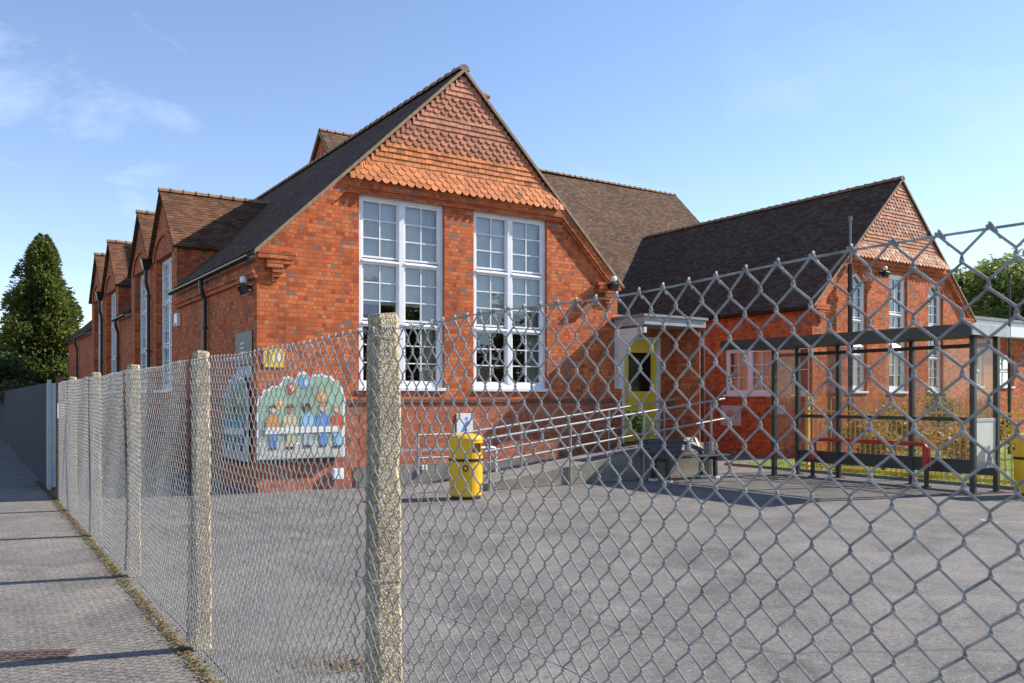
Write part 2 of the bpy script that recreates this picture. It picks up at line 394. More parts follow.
# mossy litter strip at the fence foot
b = MB()
for i in range(11000):
    a = rng.uniform(-4, 16); n = .015+abs(rng.normal(0, .05)) if rng.random() < .85 else rng.uniform(-.05, .02)
    if n > .2: continue
    sz = rng.uniform(.003, .011); th = rng.uniform(0, 6.28); p = fl(a, n, .001+rng.uniform(0, .008))
    c = [(.16,.13,.03), (.22,.17,.05), (.10,.10,.03), (.28,.20,.09), (.12,.075,.04)][rng.integers(5)]
    b.col = c
    d = Vector((math.cos(th), math.sin(th), rng.uniform(-.2, .5)))*sz; e = Vector((-math.sin(th), math.cos(th), rng.uniform(-.2, .4)))*sz*.6
    b.quad(p-d-e, p+d-e, p+d+e, p-d+e)
tag(b.build('moss_strip', M['moss']), 'mossy leaf litter gathered along the foot of the chain link fence', 'moss', kind='stuff')
b = MB()
for i in range(420):
    r = abs(rng.normal(0, .17)); th = rng.uniform(0, 6.28); p = Vector((-1.02+r*math.cos(th)*1.3, 5.05+r*math.sin(th), .003))
    sz = rng.uniform(.006, .017); a2 = rng.uniform(0, 6.28); b.col = [(.2,.13,.07), (.3,.2,.12), (.14,.09,.05)][rng.integers(3)]
    d = Vector((math.cos(a2), math.sin(a2), .3))*sz; e = Vector((-math.sin(a2), math.cos(a2), .1))*sz*.5
    b.quad(p-d-e, p+d-e, p+d+e, p-d+e)
tag(b.build('leaf_litter', M['moss']), 'small drift of dry brown leaves on the tarmac just inside the fence', 'leaves', kind='stuff')

# ------------------------------------------------------------------ SCHOOL
school = thing('brick_school', 'red brick school with two tile hung gables, brown tiled roofs and tall white windows', 'school', C0, YAW)
W = 7.95; EZ = 4.10; K = .962; HALF = W/2; RZ = EZ+K*HALF
WS0, WS1 = 14.72, 22.66; WC = (WS0+WS1)/2; WRZ = EZ+K*(WS1-WS0)/2

def make_window(parent, T, w_, h_, lights=2, tiers=3, cols=2, rows=3, fr=.085, arch=0, curtain=None, pale_backing=None, d=.12):
    """T maps local (u, inward depth, z); window plane at depth d"""
    f = MB(); f.M = T; y0, y1 = d-.05, d+.06
    f.box(0, fr, y0, y1, 0, h_); f.box(w_-fr, w_, y0, y1, 0, h_)
    f.box(fr, w_-fr, y0, y1, 0, fr*1.25)
    if not arch: f.box(fr, w_-fr, y0, y1, h_-fr, h_)
    else:
        f.extrude([(0,y0,h_), (w_/2,y0,h_+arch), (w_,y0,h_), (w_-fr,y0,h_-.02), (w_/2,y0,h_+arch-fr*1.3), (fr,y0,h_-.02)], (0, .11, 0))
    mw = .11; lw = (w_-2*fr-mw*(lights-1))/lights; xs = []
    for i in range(lights):
        x = fr+i*(lw+mw); xs.append((x, x+lw))
        if i: f.box(x-mw, x, y0-.012, y1, fr*1.25, h_-fr)
    th = .085; zt0 = fr*1.25; zh = (h_-fr-zt0-th*(tiers-1))/tiers; zs = []
    for j in range(tiers):
        z = zt0+j*(zh+th); zs.append((z, z+zh))
        if j:
            for (a, c) in xs: f.extrude([(a, y0-.03, z-th), (a, y0-.03, z-th+.03), (a, y1-.02, z), (a, y1-.02, z-th)], (c-a, 0, 0))
    win = f.build('window', M['white'], parent, bevel=.005)
    g = MB(); g.M = T
    sash = .035
    for (a, c) in xs:
        for (z0, z1) in zs:
            g.box(a, a+sash, y0+.02, y1-.02, z0, z1); g.box(c-sash, c, y0+.02, y1-.02, z0, z1)
            g.box(a+sash, c-sash, y0+.02, y1-.02, z0, z0+sash); g.box(a+sash, c-sash, y0+.02, y1-.02, z1-sash, z1)
            for k in range(1, cols):
                x = a+sash+(c-a-2*sash)*k/cols; g.box(x-.011, x+.011, y0+.03, y1-.03, z0+sash, z1-sash)
            for k in range(1, rows):
                z = z0+sash+(z1-z0-2*sash)*k/rows; g.box(a+sash, c-sash, y0+.033, y1-.033, z-.011, z+.011)
    g.build('glazing_bars', M['white'], win)
    p = MB(); p.M = T
    for (a, c) in xs:
        for (z0, z1) in zs:
            for ci in range(cols):
                for ri in range(rows):
                    xa, xb = a+(c-a)*ci/cols, a+(c-a)*(ci+1)/cols; za, zb = z0+(z1-z0)*ri/rows, z0+(z1-z0)*(ri+1)/rows
                    tx, tz = random.gauss(0, .004), random.gauss(0, .006)
                    Y = lambda x, z: d+.006+tx*((x-xa)/(xb-xa)-.5)*(xb-xa)*2+tz*((z-za)/(zb-za)-.5)*(zb-za)*2
                    p.quad((xa, Y(xa, za), za), (xb, Y(xb, za), za), (xb, Y(xb, zb), zb), (xa, Y(xa, zb), zb))
    if arch: p.quad((fr, d+.005, h_-fr), (w_-fr, d+.005, h_-fr), (w_-fr, d+.005, h_), (w_/2, d+.005, h_+arch-fr), (fr, d+.005, h_))
    p.build('pane', M['glass'], win)
    s = MB(); s.M = T; s.box(-.03, w_+.03, -.045, y0, -.05, .012); s.build('sill', M['white'], win, bevel=.006)
    if curtain:
        for (x0, x1, z0, z1) in curtain:
            c = MB(); n = 26; pts = []
            c.M = T
            for i in range(n):
                xa = x0+(x1-x0)*i/n; xb = x0+(x1-x0)*(i+1)/n
                ya = d+.16+.025*math.sin(i*1.9); yb = d+.16+.025*math.sin((i+1)*1.9)
                c.quad((xa, ya, z0), (xb, yb, z0), (xb, yb, z1), (xa, ya, z1))
            c.build('curtain', M['pale_backing'], win, smooth=True)
    if pale_backing:  # pale sheets standing in for bright sky mirrored in the upper panes
        for (x0, x1, z0, z1) in pale_backing:
            c = MB(); c.M = T; c.box(x0, x1, d+.10, d+.105, z0, z1); c.build('pale_backing', M['pale_backing'], win)
    return win
def Tfront(s0, z0): return Matrix.Translation((s0, 0, z0))                       # wall facing -t
def Tleft(s, t1, z0): return Matrix.Translation((s, t1, z0)) @ Matrix.Rotation(R(-90), 4, 'Z')   # wall facing -s

rect = lambda x0, x1, z0, z1: [(x0, z0), (x1, z0), (x1, z1), (x0, z1)]
# --- main front gable wall
PL = 1.50
FW = [(1.84, 3.60), (4.25, 6.03)]; FZ0, FZ1 = 1.78, 5.31
b = MB()
b.wall([(0, PL), (W, PL), (W, EZ), (HALF, RZ), (0, EZ)], [rect(a, c, FZ0, FZ1) for a, c in FW], lambda a, z, d: (a, d, z), (0, -1, 0))
b.build('front_wall', M['brick'], school)
b = MB(); b.wall([(0, 0), (W, 0), (W, PL), (0, PL)], [], lambda a, z, d: (a, -.03+d, z), (0, -1, 0))
b.quad((0, -.03, PL), (W, -.03, PL), (W, 0, PL), (0, 0, PL))
b.build('front_plinth', M['brick_low'], school)
b = MB(); b.box(-.06, W+.04, -.06, -.001, PL+.001, PL+.085); b.box(-.06, -.001, -.001, 5.95, PL+.001, PL+.085)
b.build('string_course', simple('string_course_brick', (.20,.085,.055), .85, 0, .4, 9, .3, .4), school, bevel=.012)
b = MB(); b.box(1.75, W, -.05, -.031, 0, .36); b.build('render_skirt', simple('grey_skirt_render', (.24,.22,.20), .9, 0, .35, 3, .3, .4), school)
for i, (a, c) in enumerate(FW):
    ww = c-a
    make_window(school, Tfront(a, FZ0), ww, FZ1-FZ0, curtain=[(ww*.79, ww-.05, .1, FZ1-FZ0-.05)], pale_backing=[(.08, ww*.79, 1.55, FZ1-FZ0-.05)])

# --- left long wall with four wall dormers
DC = [7.45, 10.35, 15.45, 18.35]; DH = 1.45; DEZ = 5.1; DAZ = 6.58; TEND = 27.0
out = [(0, 0), (TEND, 0), (TEND, EZ)]
for c in reversed(DC): out += [(c+DH, EZ), (c+DH, DEZ), (c, DAZ), (c-DH, DEZ), (c-DH, EZ)]
out += [(0, EZ)]
clean = []
for p in out:
    if clean and abs(p[0]-clean[-1][0]) < 1e-6 and abs(p[1]-clean[-1][1]) < 1e-6: continue
    clean.append(p)
# adjoining dormers share a valley point: drop the slot between them
o2 = []
for i, p in enumerate(clean):
    if p[1] == EZ and abs(p[0]-8.9) < .01: continue
    if p[1] == EZ and abs(p[0]-16.9) < .01: continue
    if o2 and p == o2[-1]: continue
    o2.append(p)
b = MB(); LW = .92
b.wall(o2, [rect(c-LW, c+LW, 1.78, 5.02) for c in DC], lambda t, z, d: (d, t, z), (-1, 0, 0), .2)
b.build('side_wall', M['brick'], school)
for c in DC: make_window(school, Tleft(0, c+LW, 1.78), 2*LW, 3.24, d=.2, pale_backing=[(.08, 2*LW-.08, 1.5, 3.18)])
b = MB()
for c in DC:   # brick arch labels over dormer windows
    b = MB(); n = 10
    for i in range(n):
        a0 = math.pi*i/n; a1 = math.pi*(i+1)/n
        P = lambda a, r: (-.04, c+r*math.cos(a), 5.0+.55*r/1.05*math.sin(a))
        b.extrude([P(a0, .98), P(a0, 1.16), P(a1, 1.16), P(a1, .98)], (.039, 0, 0))
    b.build('window_arch', M['brick'], school)
b = MB()
b.box(-.06, -.001, -.04, 5.95, 3.62, 3.70); b.box(-.09, -.001, -.04, 5.95, 3.70, 3.76)
b.build('brick_moulding', M['brick'], school)
b = MB()   # remaining hidden walls
b.quad((W, 0, 0), (W, TEND, 0), (W, TEND, EZ), (W, 0, EZ)); b.quad((W, TEND, 0), (0, TEND, 0), (0, TEND, EZ), (HALF, TEND, RZ), (W, TEND, EZ))
b.build('rear_wall', M['brick'], school)
# dormer cheeks
for c in DC:
    for sgn in (-1, 1):
        b = MB(); t = c+sgn*(DH-.02)
        b.quad((0.0, t, EZ), ((DEZ-EZ+.1)/K, t, DEZ+.1), (0.0, t, DEZ)); b.build('dormer_cheek', M['brick'], school)

# --- main roof
def slab(mb, pts, th=.07):
    P = [Vector(p) for p in pts]; n = (P[1]-P[0]).cross(P[2]-P[0]).normalized()
    if n.z < 0: n = -n
    mb.extrude(P, -n*th)
OV = .11   # verge overhang
b = MB(); up = 1.25
zs_ = lambda s: EZ+K*s+.07
slab(b, [(up, -OV, zs_(up)), (HALF, -OV, zs_(HALF)), (HALF, TEND+.1, zs_(HALF)), (up, TEND+.1, zs_(up))])
segs = [(-OV, DC[0]-DH), (DC[1]+DH, DC[2]-DH), (DC[3]+DH, TEND+.1)]
for t0, t1 in segs: slab(b, [(-.08, t0, zs_(-.08)), (up, t0, zs_(up)), (up, t1, zs_(up)), (-.08, t1, zs_(-.08))])
slab(b, [(HALF, -OV, zs_(HALF)), (W+.13, -OV, zs_(-.13)), (W+.13, TEND+.1, zs_(-.13)), (HALF, TEND+.1, zs_(HALF))])
b.build('main_roof', M['roof'], school)
# dormer roofs
for c in DC:
    b = MB(); sl = (DAZ-DEZ)/DH
    for sgn in (-1, 1):
        e = DH+.10 if not ((sgn > 0 and c in (DC[0], DC[2])) or (sgn < 0 and c in (DC[1], DC[3]))) else DH
        ez = DAZ-sl*e+.06
        slab(b, [(-.10, c+sgn*e, ez), (-.10, c, DAZ+.06), ((DAZ-EZ+.1)/K, c, DAZ+.06), (max(ez-EZ, .2)/K, c+sgn*e, ez)], .06)
    b.build('dormer_roof', M['roof_red'], school)
# ridge tiles
def ridge(mb, p0, p1, r=.12, step=.3, crest=False):
    p0, p1 = Vector(p0), Vector(p1); d = p1-p0; n = int(d.length/step); d.normalize(); sd = d.cross(Vector((0,0,1))).normalized(); u = Vector((0,0,1))
    for i in range(n):
        for (o0, o1, rr) in ((0.0, step-.035, r*.92), (step-.035, step, r*1.1)):
            a = p0+d*(i*step+o0)+u*random.uniform(-.006, .006); c = p0+d*(i*step+o1)
            vs = []
            for q in (a, c):
                for k in range(7):
                    an = math.pi*k/6; vs.append(q+sd*(rr*1.05*math.cos(an))+u*(rr*math.sin(an)-.055))
            fs = [(k, k+1, 8+k, 7+k) for k in range(6)]+[tuple(range(6, -1, -1)), tuple(range(7, 14))]
            mb.add(vs, fs)
def ridge_part(p0, p1, r=.12):
    b = MB(); ridge(b, p0, p1, r); b.build('ridge_tiles', M['ridge'], school)
ridge_part((HALF, -OV-.02, zs_(HALF)), (HALF, TEND, zs_(HALF)))
for c in DC: ridge_part((-.12, c, DAZ+.06), ((DAZ-EZ+.05)/K, c, DAZ+.06), .10)
# --- hall (cross range)
HT, HZ = 13.57, 10.75; HS0, HS1 = 6.35, 23.0
ridge_part((HS0-.1, HT, HZ+.07), (HS1+.1, HT, HZ+.07), .10)
ridge_part((WC, -OV-.02, WRZ+.07), (WC, 10.9, WRZ+.07), .12)
b = MB(); n = 14
for sgn in (-1, 1):
    for i in range(n):
        sa, sb = HS0-.12+(HS1-HS0+.24)*i/n, HS0-.12+(HS1-HS0+.24)*(i+1)/n
        dip = lambda s: -.07*math.sin(math.pi*(s-HS0)/(HS1-HS0))
        slab(b, [(sa, HT+sgn*6.95, HZ-6.95+.07), (sb, HT+sgn*6.95, HZ-6.95+.07), (sb, HT, HZ+.07+dip(sb)), (sa, HT, HZ+.07+dip(sa))])
b.build('hall_roof', M['roof'], school)
b = MB()
for s_ in (HS0, HS1): b.quad((s_, HT-6.7, 0), (s_, HT+6.7, 0), (s_, HT+6.7, HZ-6.7), (s_, HT, HZ), (s_, HT-6.7, HZ-6.7))
b.quad((W, HT-6.7, 0), (HS1, HT-6.7, 0), (HS1, HT-6.7, HZ-6.7), (W, HT-6.7, HZ-6.7)); b.quad((HS0, HT+6.7, 0), (HS1, HT+6.7, 0), (HS1, HT+6.7, HZ-6.7), (HS0, HT+6.7, HZ-6.7))
b.build('hall_wall', M['brick'], school)
b = MB()
for (s_, sg) in ((HS0, -1), (HS1, 1)):
    for sgn in (-1, 1):
        x = s_+sg*.13
        b = MB(); b.extrude([(x, HT, HZ+.02), (x, HT+sgn*6.9, HZ-6.88), (x, HT+sgn*6.9, HZ-6.98), (x, HT, HZ-.08)], (-sg*.06, 0, 0)); b.build('hall_verge', M['mortar'], school)

# --- wing
WWIN = [(16.30, 17.14, .34), (18.2, 19.12, 0), (20.22, 21.04, .34)]
b = MB(); holes = []
for a, c, ar in WWIN:
    z1 = 5.2 if not ar else 4.82
    holes.append([(a, FZ0), (c, FZ0), (c, z1)]+([((a+c)/2, z1+ar)] if ar else [])+[(a, z1)])
b.wall([(WS0, 0), (WS1, 0), (WS1, EZ), (WC, WRZ), (WS0, EZ)], holes, lambda a, z, d: (a, d, z), (0, -1, 0), .14)
b.build('wing_front_wall', M['brick'], school)
for a, c, ar in WWIN:
    ww = c-a; hh = (5.2 if not ar else 4.82)-FZ0
    make_window(school, Tfront(a, FZ0), ww, hh, lights=1, tiers=3, cols=2, rows=3, fr=.11, arch=ar, d=.14, curtain=[(ww*.55, ww-.1, .1, hh-.1)])
b = MB()
for a, c, ar in WWIN[:2]:
    b = MB(); b.M = Matrix.Translation(((a+c)/2-.05, .02, 3.02)) @ Matrix.Rotation(R(-38), 4, 'X')
    b.box(-.26, .26, -.02, .02, 0, .42); b.build('hopper_sash', M['white'], school, bevel=.006)
b = MB(); SW = [(1.30, 3.05, 1.69, 3.03), (.10, .62, 1.69, 3.03)]
b.wall([(0, 0), (6.87, 0), (6.87, EZ), (0, EZ)], [rect(*r_) for r_ in SW], lambda t, z, d: (WS0+d, t, z), (-1, 0, 0))
b.build('wing_side_wall', M['brick'], school)
make_window(school, Tleft(WS0, 3.05, 1.69), 1.75, 1.34, lights=2, tiers=1, cols=2, rows=3, curtain=[(.1, 1.65, .1, 1.25)])
make_window(school, Tleft(WS0, .62, 1.69), .52, 1.34, lights=1, tiers=1, cols=1, rows=2, fr=.07)
b = MB(); b.quad((WS1, 0, 0), (WS1, 10, 0), (WS1, 10, EZ), (WS1, 0, EZ)); b.build('wing_rear_wall', M['brick'], school)
b = MB()
we = 2.0
slab(b, [(WS0-.13, -OV, zs_(-.13)), (WC, -OV, WRZ+.07), (WC, 10.95, WRZ+.07), (WS0-.13, 6.75, zs_(-.13))])
slab(b, [(WS1+.13, -OV, zs_(-.13)), (WC, -OV, WRZ+.07), (WC, 10.95, WRZ+.07), (WS1+.13, 6.75, zs_(-.13))])
b.build('wing_roof', M['roof'], school)

# --- verges, rake bands, kneelers on both gables
TZ = 5.56
for nm, s0, s1 in (('main', 0, W), ('wing', WS0, WS1)):
    cx = (s0+s1)/2; hz = EZ+K*(s1-s0)/2
    b = MB()
    for sg in (-1, 1):
        ex = cx+sg*((s1-s0)/2+.07); ez = EZ-.07*K
        b.extrude([(cx, -OV-.018, hz+.055), (ex, -OV-.018, ez+.055), (ex, -OV-.018, ez-.02), (cx, -OV-.018, hz-.02)], (0, .075, 0))
    b.build('verge', M['mortar'], school)
    b = MB()
    for sg in (-1, 1):
        P = lambda x, z: (cx+sg*x, z)
        hw = (s1-s0)/2; k = hw-(TZ-EZ)/K
        def band(w0, w1, y):   # strip parallel to the rake, w0..w1 below roof line
            pts = [(hw-w0, EZ), (k+.0-w0+.0, TZ), (k-w1, TZ), (hw-w1, EZ)]
            b.extrude([(cx+sg*x, y, z) for x, z in pts], (0, -y-.001, 0))
        band(.0, .26, -.095); band(.26, .34, -.06)
        # kneeler courses
        for i, (xa, xb, pr) in enumerate([(0, .66, .12), (.0, .62, .115), (.16, .60, .10), (.16, .44, .095), (.26, .46, .08), (.26, .40, .06), (.26, .36, .035)]):
            za = EZ-.075*(i+1)
            b.box(cx+sg*(hw+.02-xa), cx+sg*(hw+.02-xb), -pr, -.001, za+.004, za+.075)
    b.box(cx-(hw-(TZ-EZ)/K)+.1, cx+(hw-(TZ-EZ)/K)-.1, -.10, -.001, TZ-.19, TZ-.02)
    b.box(cx-(hw-(TZ-EZ)/K)+.05, cx+(hw-(TZ-EZ)/K)-.05, -.06, -.001, TZ-.28, TZ-.191)
    b.build('brick_corbel', M['brick'], school, bevel=.006)
    # hung tiles
    b = MB(); tw = .168; rh = .1; r = 0
    while TZ+r*rh < hz-.12:
        z = TZ+r*rh-.06; half = (hz-(z+.03))/K-.12
        orn = (r < 4) or (8 <= r < 12) or (15 <= r < 19)
        kick = max(0, 4-r)*.022
        n = int(half/tw)+2
        for j in range(-n, n+1):
            xc = j*tw+(tw/2 if r % 2 else 0)
            x0, x1 = xc-tw/2+.004, xc+tw/2-.004
            if x1 < -half or x0 > half: continue
            x0 = max(x0, -half); x1 = min(x1, half)
            if x1-x0 < .03: continue
            full = x1-x0 > tw*.8
            if r < 8: c = np.array((.60, .20, .065)) if nm == 'main' else np.array((.50, .20, .10))
            elif orn: c = np.array((.45, .17, .10)) if nm == 'main' else np.array((.44, .18, .10))
            else: c = np.array((.52, .21, .12))
            c = c*rng.uniform(.72, 1.18)
            if rng.random() < .02: c = c*.5
            if nm == 'wing' and orn and rng.random() < .2: c = np.array((.55, .36, .25))
            b.col = tuple(c)
            yb = -.062-kick-.020-rng.uniform(0, .006); yt = -.055-max(0, kick-.022)
            zb, zt = z, z+.165
            jz = rng.uniform(-.004, .004)
            if orn and full:
                pts = [(x0, zt), (x1, zt), (x1, zb+.065), (xc+tw*.33, zb+.022), (xc+tw*.12, zb), (xc-tw*.12, zb), (xc-tw*.33, zb+.022), (x0, zb+.065)]
            else: pts = [(x0, zt), (x1, zt), (x1, zb+.01), (x0, zb+.01)]
            P3 = []
            for x, zz in pts:
                f = (zt-zz)/(zt-zb); P3.append((cx+x, yt+(yb-yt)*f, min(zz+jz, hz-abs(x)*K-.03)))
            b.extrude(P3, (0, -.014, 0))
        r += 1
    b.build('hung_tiles', M['tile'], school)

# gutters and downpipes
b = MB()
def half_gutter(mb, p0, p1, r=.065):
    p0, p1 = Vector(p0), Vector(p1); d = (p1-p0).normalized(); sd = d.cross(Vector((0,0,1))); vs = []
    for rr in (r, r-.012):
        for q in (p0, p1):
            for k in range(9):
                an = math.pi*k/8; vs.append(q+sd*(rr*math.cos(an))-Vector((0,0,1))*(rr*math.sin(an)))
    fs = [(k, k+1, 10+k, 9+k) for k in range(8)]+[(18+k, 27+k, 28+k, 19+k) for k in range(8)]
    fs += [(k+1, k, 18+k, 19+k) for k in range(8)]+[(9+k, 10+k, 28+k, 27+k) for k in range(8)]
    fs += [(0, 9, 27, 18), (17, 8, 26, 35)]
    mb.add(vs, fs)
gz = zs_(-.13)-.06; EG = .15
for t0, t1 in segs: b = MB(); half_gutter(b, (-EG, t0, gz), (-EG, t1, gz)); b.build('gutter', M['black'], school)
b = MB()
half_gutter(b, (WS0-EG, -OV, gz), (WS0-EG, 6.7, gz))
b.build('gutter', M['black'], school)
def downpipe(pts, r=.042, rings=()):
    b = MB(); b.tube(pts, r, 10)
    for z in rings: b.tube([(pts[-1][0], pts[-1][1], z-.03), (pts[-1][0], pts[-1][1], z+.03)], r*1.35, 10)
    return b.build('downpipe', M['black'], school, smooth=False)
downpipe([(-EG, 3.2, gz-.03), (-EG, 3.2, gz-.16), (-.13, 3.2, gz-.3), (-.075, 3.2, gz-.42), (-.075, 3.2, .05)], rings=(3.0, 2.0, 1.0))
for tt in (8.9, 16.9):
    downpipe([(-.14, tt, 5.0), (-.14, tt, 4.55), (-.08, tt, 4.3), (-.08, tt, .05)], rings=(4.2, 2.8, 1.4))
    bb = MB(); bb.add([(-.26, tt-.14, 5.14), (-.02, tt-.14, 5.14), (-.02, tt+.14, 5.14), (-.26, tt+.14, 5.14), (-.2, tt-.07, 4.86), (-.05, tt-.07, 4.86), (-.05, tt+.07, 4.86), (-.2, tt+.07, 4.86)],
        [(0,1,2,3), (7,6,5,4), (0,4,5,1), (1,5,6,2), (2,6,7,3), (3,7,4,0)]); bb.build('rainwater_hopper', M['black'], school, bevel=.01)
downpipe([(-EG, 13.6, gz-.03), (-EG, 13.6, gz-.16), (-.075, 13.6, gz-.42), (-.075, 13.6, .05)], rings=(2.8, 1.4))
downpipe([(-EG, 23.5, gz-.03), (-EG, 23.5, gz-.16), (-.075, 23.5, gz-.42), (-.075, 23.5, .05)], rings=(2.8, 1.4))
b = MB(); b.tube([(16.12, -.17, .05), (16.12, -.17, 5.25)], .065, 10)
for z in (1.5, 3.0, 4.5): b.tube([(16.12, -.17, z), (16.12, -.17, z+.08)], .085, 10)
o = b.build('vent_pipe', M['black'], school)
b = MB(); b.tube([(16.12, -.17, 5.25), (16.12, -.17, 6.5)], .03, 8); b.tube([(16.12, -.17, 6.42), (16.12, -.17, 6.54)], .05, 8); b.build('vent_extension', M['lead'], o)
# chimney
b = MB(); b.box(4.96, 5.13, .85, 1.15, 6.3, 7.90); b.box(4.93, 5.16, .82, 1.18, 7.90, 7.96); b.box(4.97, 5.12, .86, 1.14, 7.96, 8.0)
o = b.build('chimney', M['brick'], school, bevel=.008)

# --- link wall with canopy, yellow door
LZ = .60   # landing height
b = MB()
b.wall([(W, 0), (10.25, 0), (10.25, 3.36), (W, 3.36)], [rect(8.08, 9.22, LZ, 2.98)], lambda a, z, d: (a, d, z), (0, -1, 0), .1)
b.quad((10.25, 0, 0), (10.25, 6.8, 0), (10.25, 6.8, 3.36), (10.25, 0, 3.36))
b.build('link_wall', M['brick'], school)
b = MB(); b.box(W+.002, 10.33, .0, 6.8, 3.36, 3.44); b.build('link_roof', M['lead'], school)
b = MB(); b.box(8.08, 8.15, -.01, .09, LZ, 2.98); b.box(9.13, 9.22, -.03, .09, LZ, 2.98); b.box(8.15, 9.13, -.01, .09, 2.9, 2.98)
door_frame = b.build('door_frame', M['offwhite'], school, bevel=.005)
b = MB(); yd = .03
b.box(8.15, 8.30, yd, yd+.05, LZ+.02, 2.9); b.box(8.98, 9.13, yd, yd+.05, LZ+.02, 2.9); b.box(8.30, 8.98, yd, yd+.05, LZ+.02, 1.75); b.box(8.30, 8.98, yd, yd+.05, 2.62, 2.9)
door = b.build('door', M['ydoor'], school, bevel=.006)
b = MB(); b.box(8.30, 8.98, yd+.015, yd+.03, 1.75, 2.62); b.build('door_pane', simple('dark_door_glass', (.008,.009,.01), .12, 0, .1, 3, .25), door)
b = MB(); b.box(8.302, 8.978, yd+.032, yd+.04, 1.752, 2.618); b.build('door_dark_backing', M['dark'], door)  # dark sheet standing in for the unlit room behind the door pane
b = MB(); b.tube([(8.24, yd-.05, 1.5), (8.24, yd-.05, 1.85)], .014, 8); b.box(8.225, 8.255, yd-.05, yd, 1.52, 1.55); b.box(8.225, 8.255, yd-.05, yd, 1.8, 1.83); b.build('handle', M['galv'], door)
b = MB(); b.box(W-.10, 9.68, -.98, -.002, 3.15, 3.32); canopy = b.build('canopy', simple('dull_cream_paint', (.32,.33,.33), .6, 0, .25, 4), school, bevel=.01)
b = MB(); b.box(W-.14, 9.72, -1.02, -.002, 3.322, 3.375); b.build('canopy_capping', M['lead'], canopy)
b = MB(); n = 14
for sx in (W-.09,):
    pts = [(sx, -.003, 3.1), (sx, -.96, 3.1), (sx, -.96, 2.98)]
    for i in range(n+1):
        a = math.pi/2*i/n; pts.append((sx, -.96+.78*math.sin(a)*1.0, 2.98-1.0*(1-math.cos(a))))
    pts += [(sx, -.18, 1.80), (sx, -.003, 1.80)]
    b.extrude(pts, (.07, 0, 0))
b.build('canopy_bracket', M['offwhite'], school)
b = MB(); b.box(9.55, 9.65, -.90, -.003, .0, 3.145); b.build('porch_side_wall', M['brick'], school)
downpipe([(9.60, -.955, 3.11), (9.60, -.955, .1)], rings=(2.0, 1.0))

# ------------------------------------------------------------------ ANNEX
annex = thing('brick_annex', 'low flat roofed brick annex with white fascia at the right edge behind the shelter', 'building', st(23.4, 1.2), YAW)
b = MB(); AW = []
for i in range(5): AW.append((1.2+i*2.1, 2.35+i*2.1, 2.0, 3.15))
b.wall([(0, 0), (14, 0), (14, 3.75), (0, 3.75)], [rect(*r_) for r_ in AW], lambda a, z, d: (a, d, z), (0, -1, 0))
b.quad((0, 0, 0), (0, 8, 0), (0, 8, 3.75), (0, 0, 3.75)); b.build('wall', M['brick'], annex)
for r_ in AW: make_window(annex, Matrix.Translation((r_[0], 0, r_[2])), r_[1]-r_[0], r_[3]-r_[2], lights=1, tiers=2, cols=2, rows=1, fr=.07)
b = MB(); b.box(-.4, 14.4, -.4, 8.4, 3.752, 4.25); b.build('fascia', M['white'], annex, bevel=.01)
b = MB(); b.box(-.45, 14.45, -.45, 8.45, 4.252, 4.36); b.build('roof_edge', M['lead'], annex)

# ------------------------------------------------------------------ ramp, landing, rails
RT0, RT1 = -1.70, -.50
rz = lambda s: max(.02, min(LZ, .03+(s-3.3)*.118))
ramp = thing('concrete_ramp', 'pale concrete access ramp rising along the front wall to the yellow door', 'ramp', st(0, 0), YAW)
b = MB()
sE = 3.3+(LZ-.03)/.118
b.extrude([(3.05, RT0-.08, .004), (3.3, RT0-.08, .03), (sE, RT0-.08, LZ), (9.05, RT0-.08, LZ), (9.05, RT0-.08, .004)], (0, RT1-RT0+.16, 0))
b.box(W+.1, 9.05, RT1+.082, -.06, .004, LZ-.003)
b.build('slab', M['concrete'], ramp, bevel=.008)
b = MB(); b.extrude([(3.3, RT0-.13, .11), (sE, RT0-.13, LZ+.08), (9.05, RT0-.13, LZ+.08), (9.05, RT0-.13, .004), (3.3, RT0-.13, .004)], (0, .048, 0))
b.build('kerb_edge', simple('ramp_edge_concrete', (.25,.225,.185), .9, 0, .35, 4, .3, .4), ramp, bevel=.006)

def rail_thing(label, t, s0, s1, flat0, posts):
    g = thing('handrail', label, 'handrail', st(s0, t), YAW, 'ramp handrails')
    H = lambda s: (.90+(s-3.4)*.116)
    b = MB(); X = lambda s: s-s0
    top = ([(X(flat0), 0, H(s0)), (X(s0), 0, H(s0))] if flat0 < s0 else [(X(s0), 0, H(s0))])+[(X(s1), 0, H(s1))]
    b.tube(top, .024, 10); b.build('top_rail', M['galv'], g, smooth=True)
    b = MB(); b.tube([(x, y, z-.42) for x, y, z in top], .021, 10); b.build('mid_rail', M['galv'], g, smooth=True)
    for s in posts:
        b = MB(); zb = rz(s) if s > 3.2 else 0
        if t < -1: zb = max(0, 0)
        hz = H(max(s, s0)); b.tube([(X(s), 0, zb), (X(s), 0, hz)], .024, 10); b.tube([(X(s), 0, zb), (X(s), 0, zb+.015)], .05, 10)
        b.build('post', M['galv'], g, smooth=False)
    return g
rail_thing('near galvanised handrail on the outer playground edge of the ramp', RT0-.16, 3.4, 9.3, 3.4, (3.45, 5.21, 7.02, 8.9))
rail_thing('far galvanised handrail on the wall side of the ramp', RT1+.02, 3.6, 9.3, 2.75, (2.78, 5.05, 7.3, 8.9))

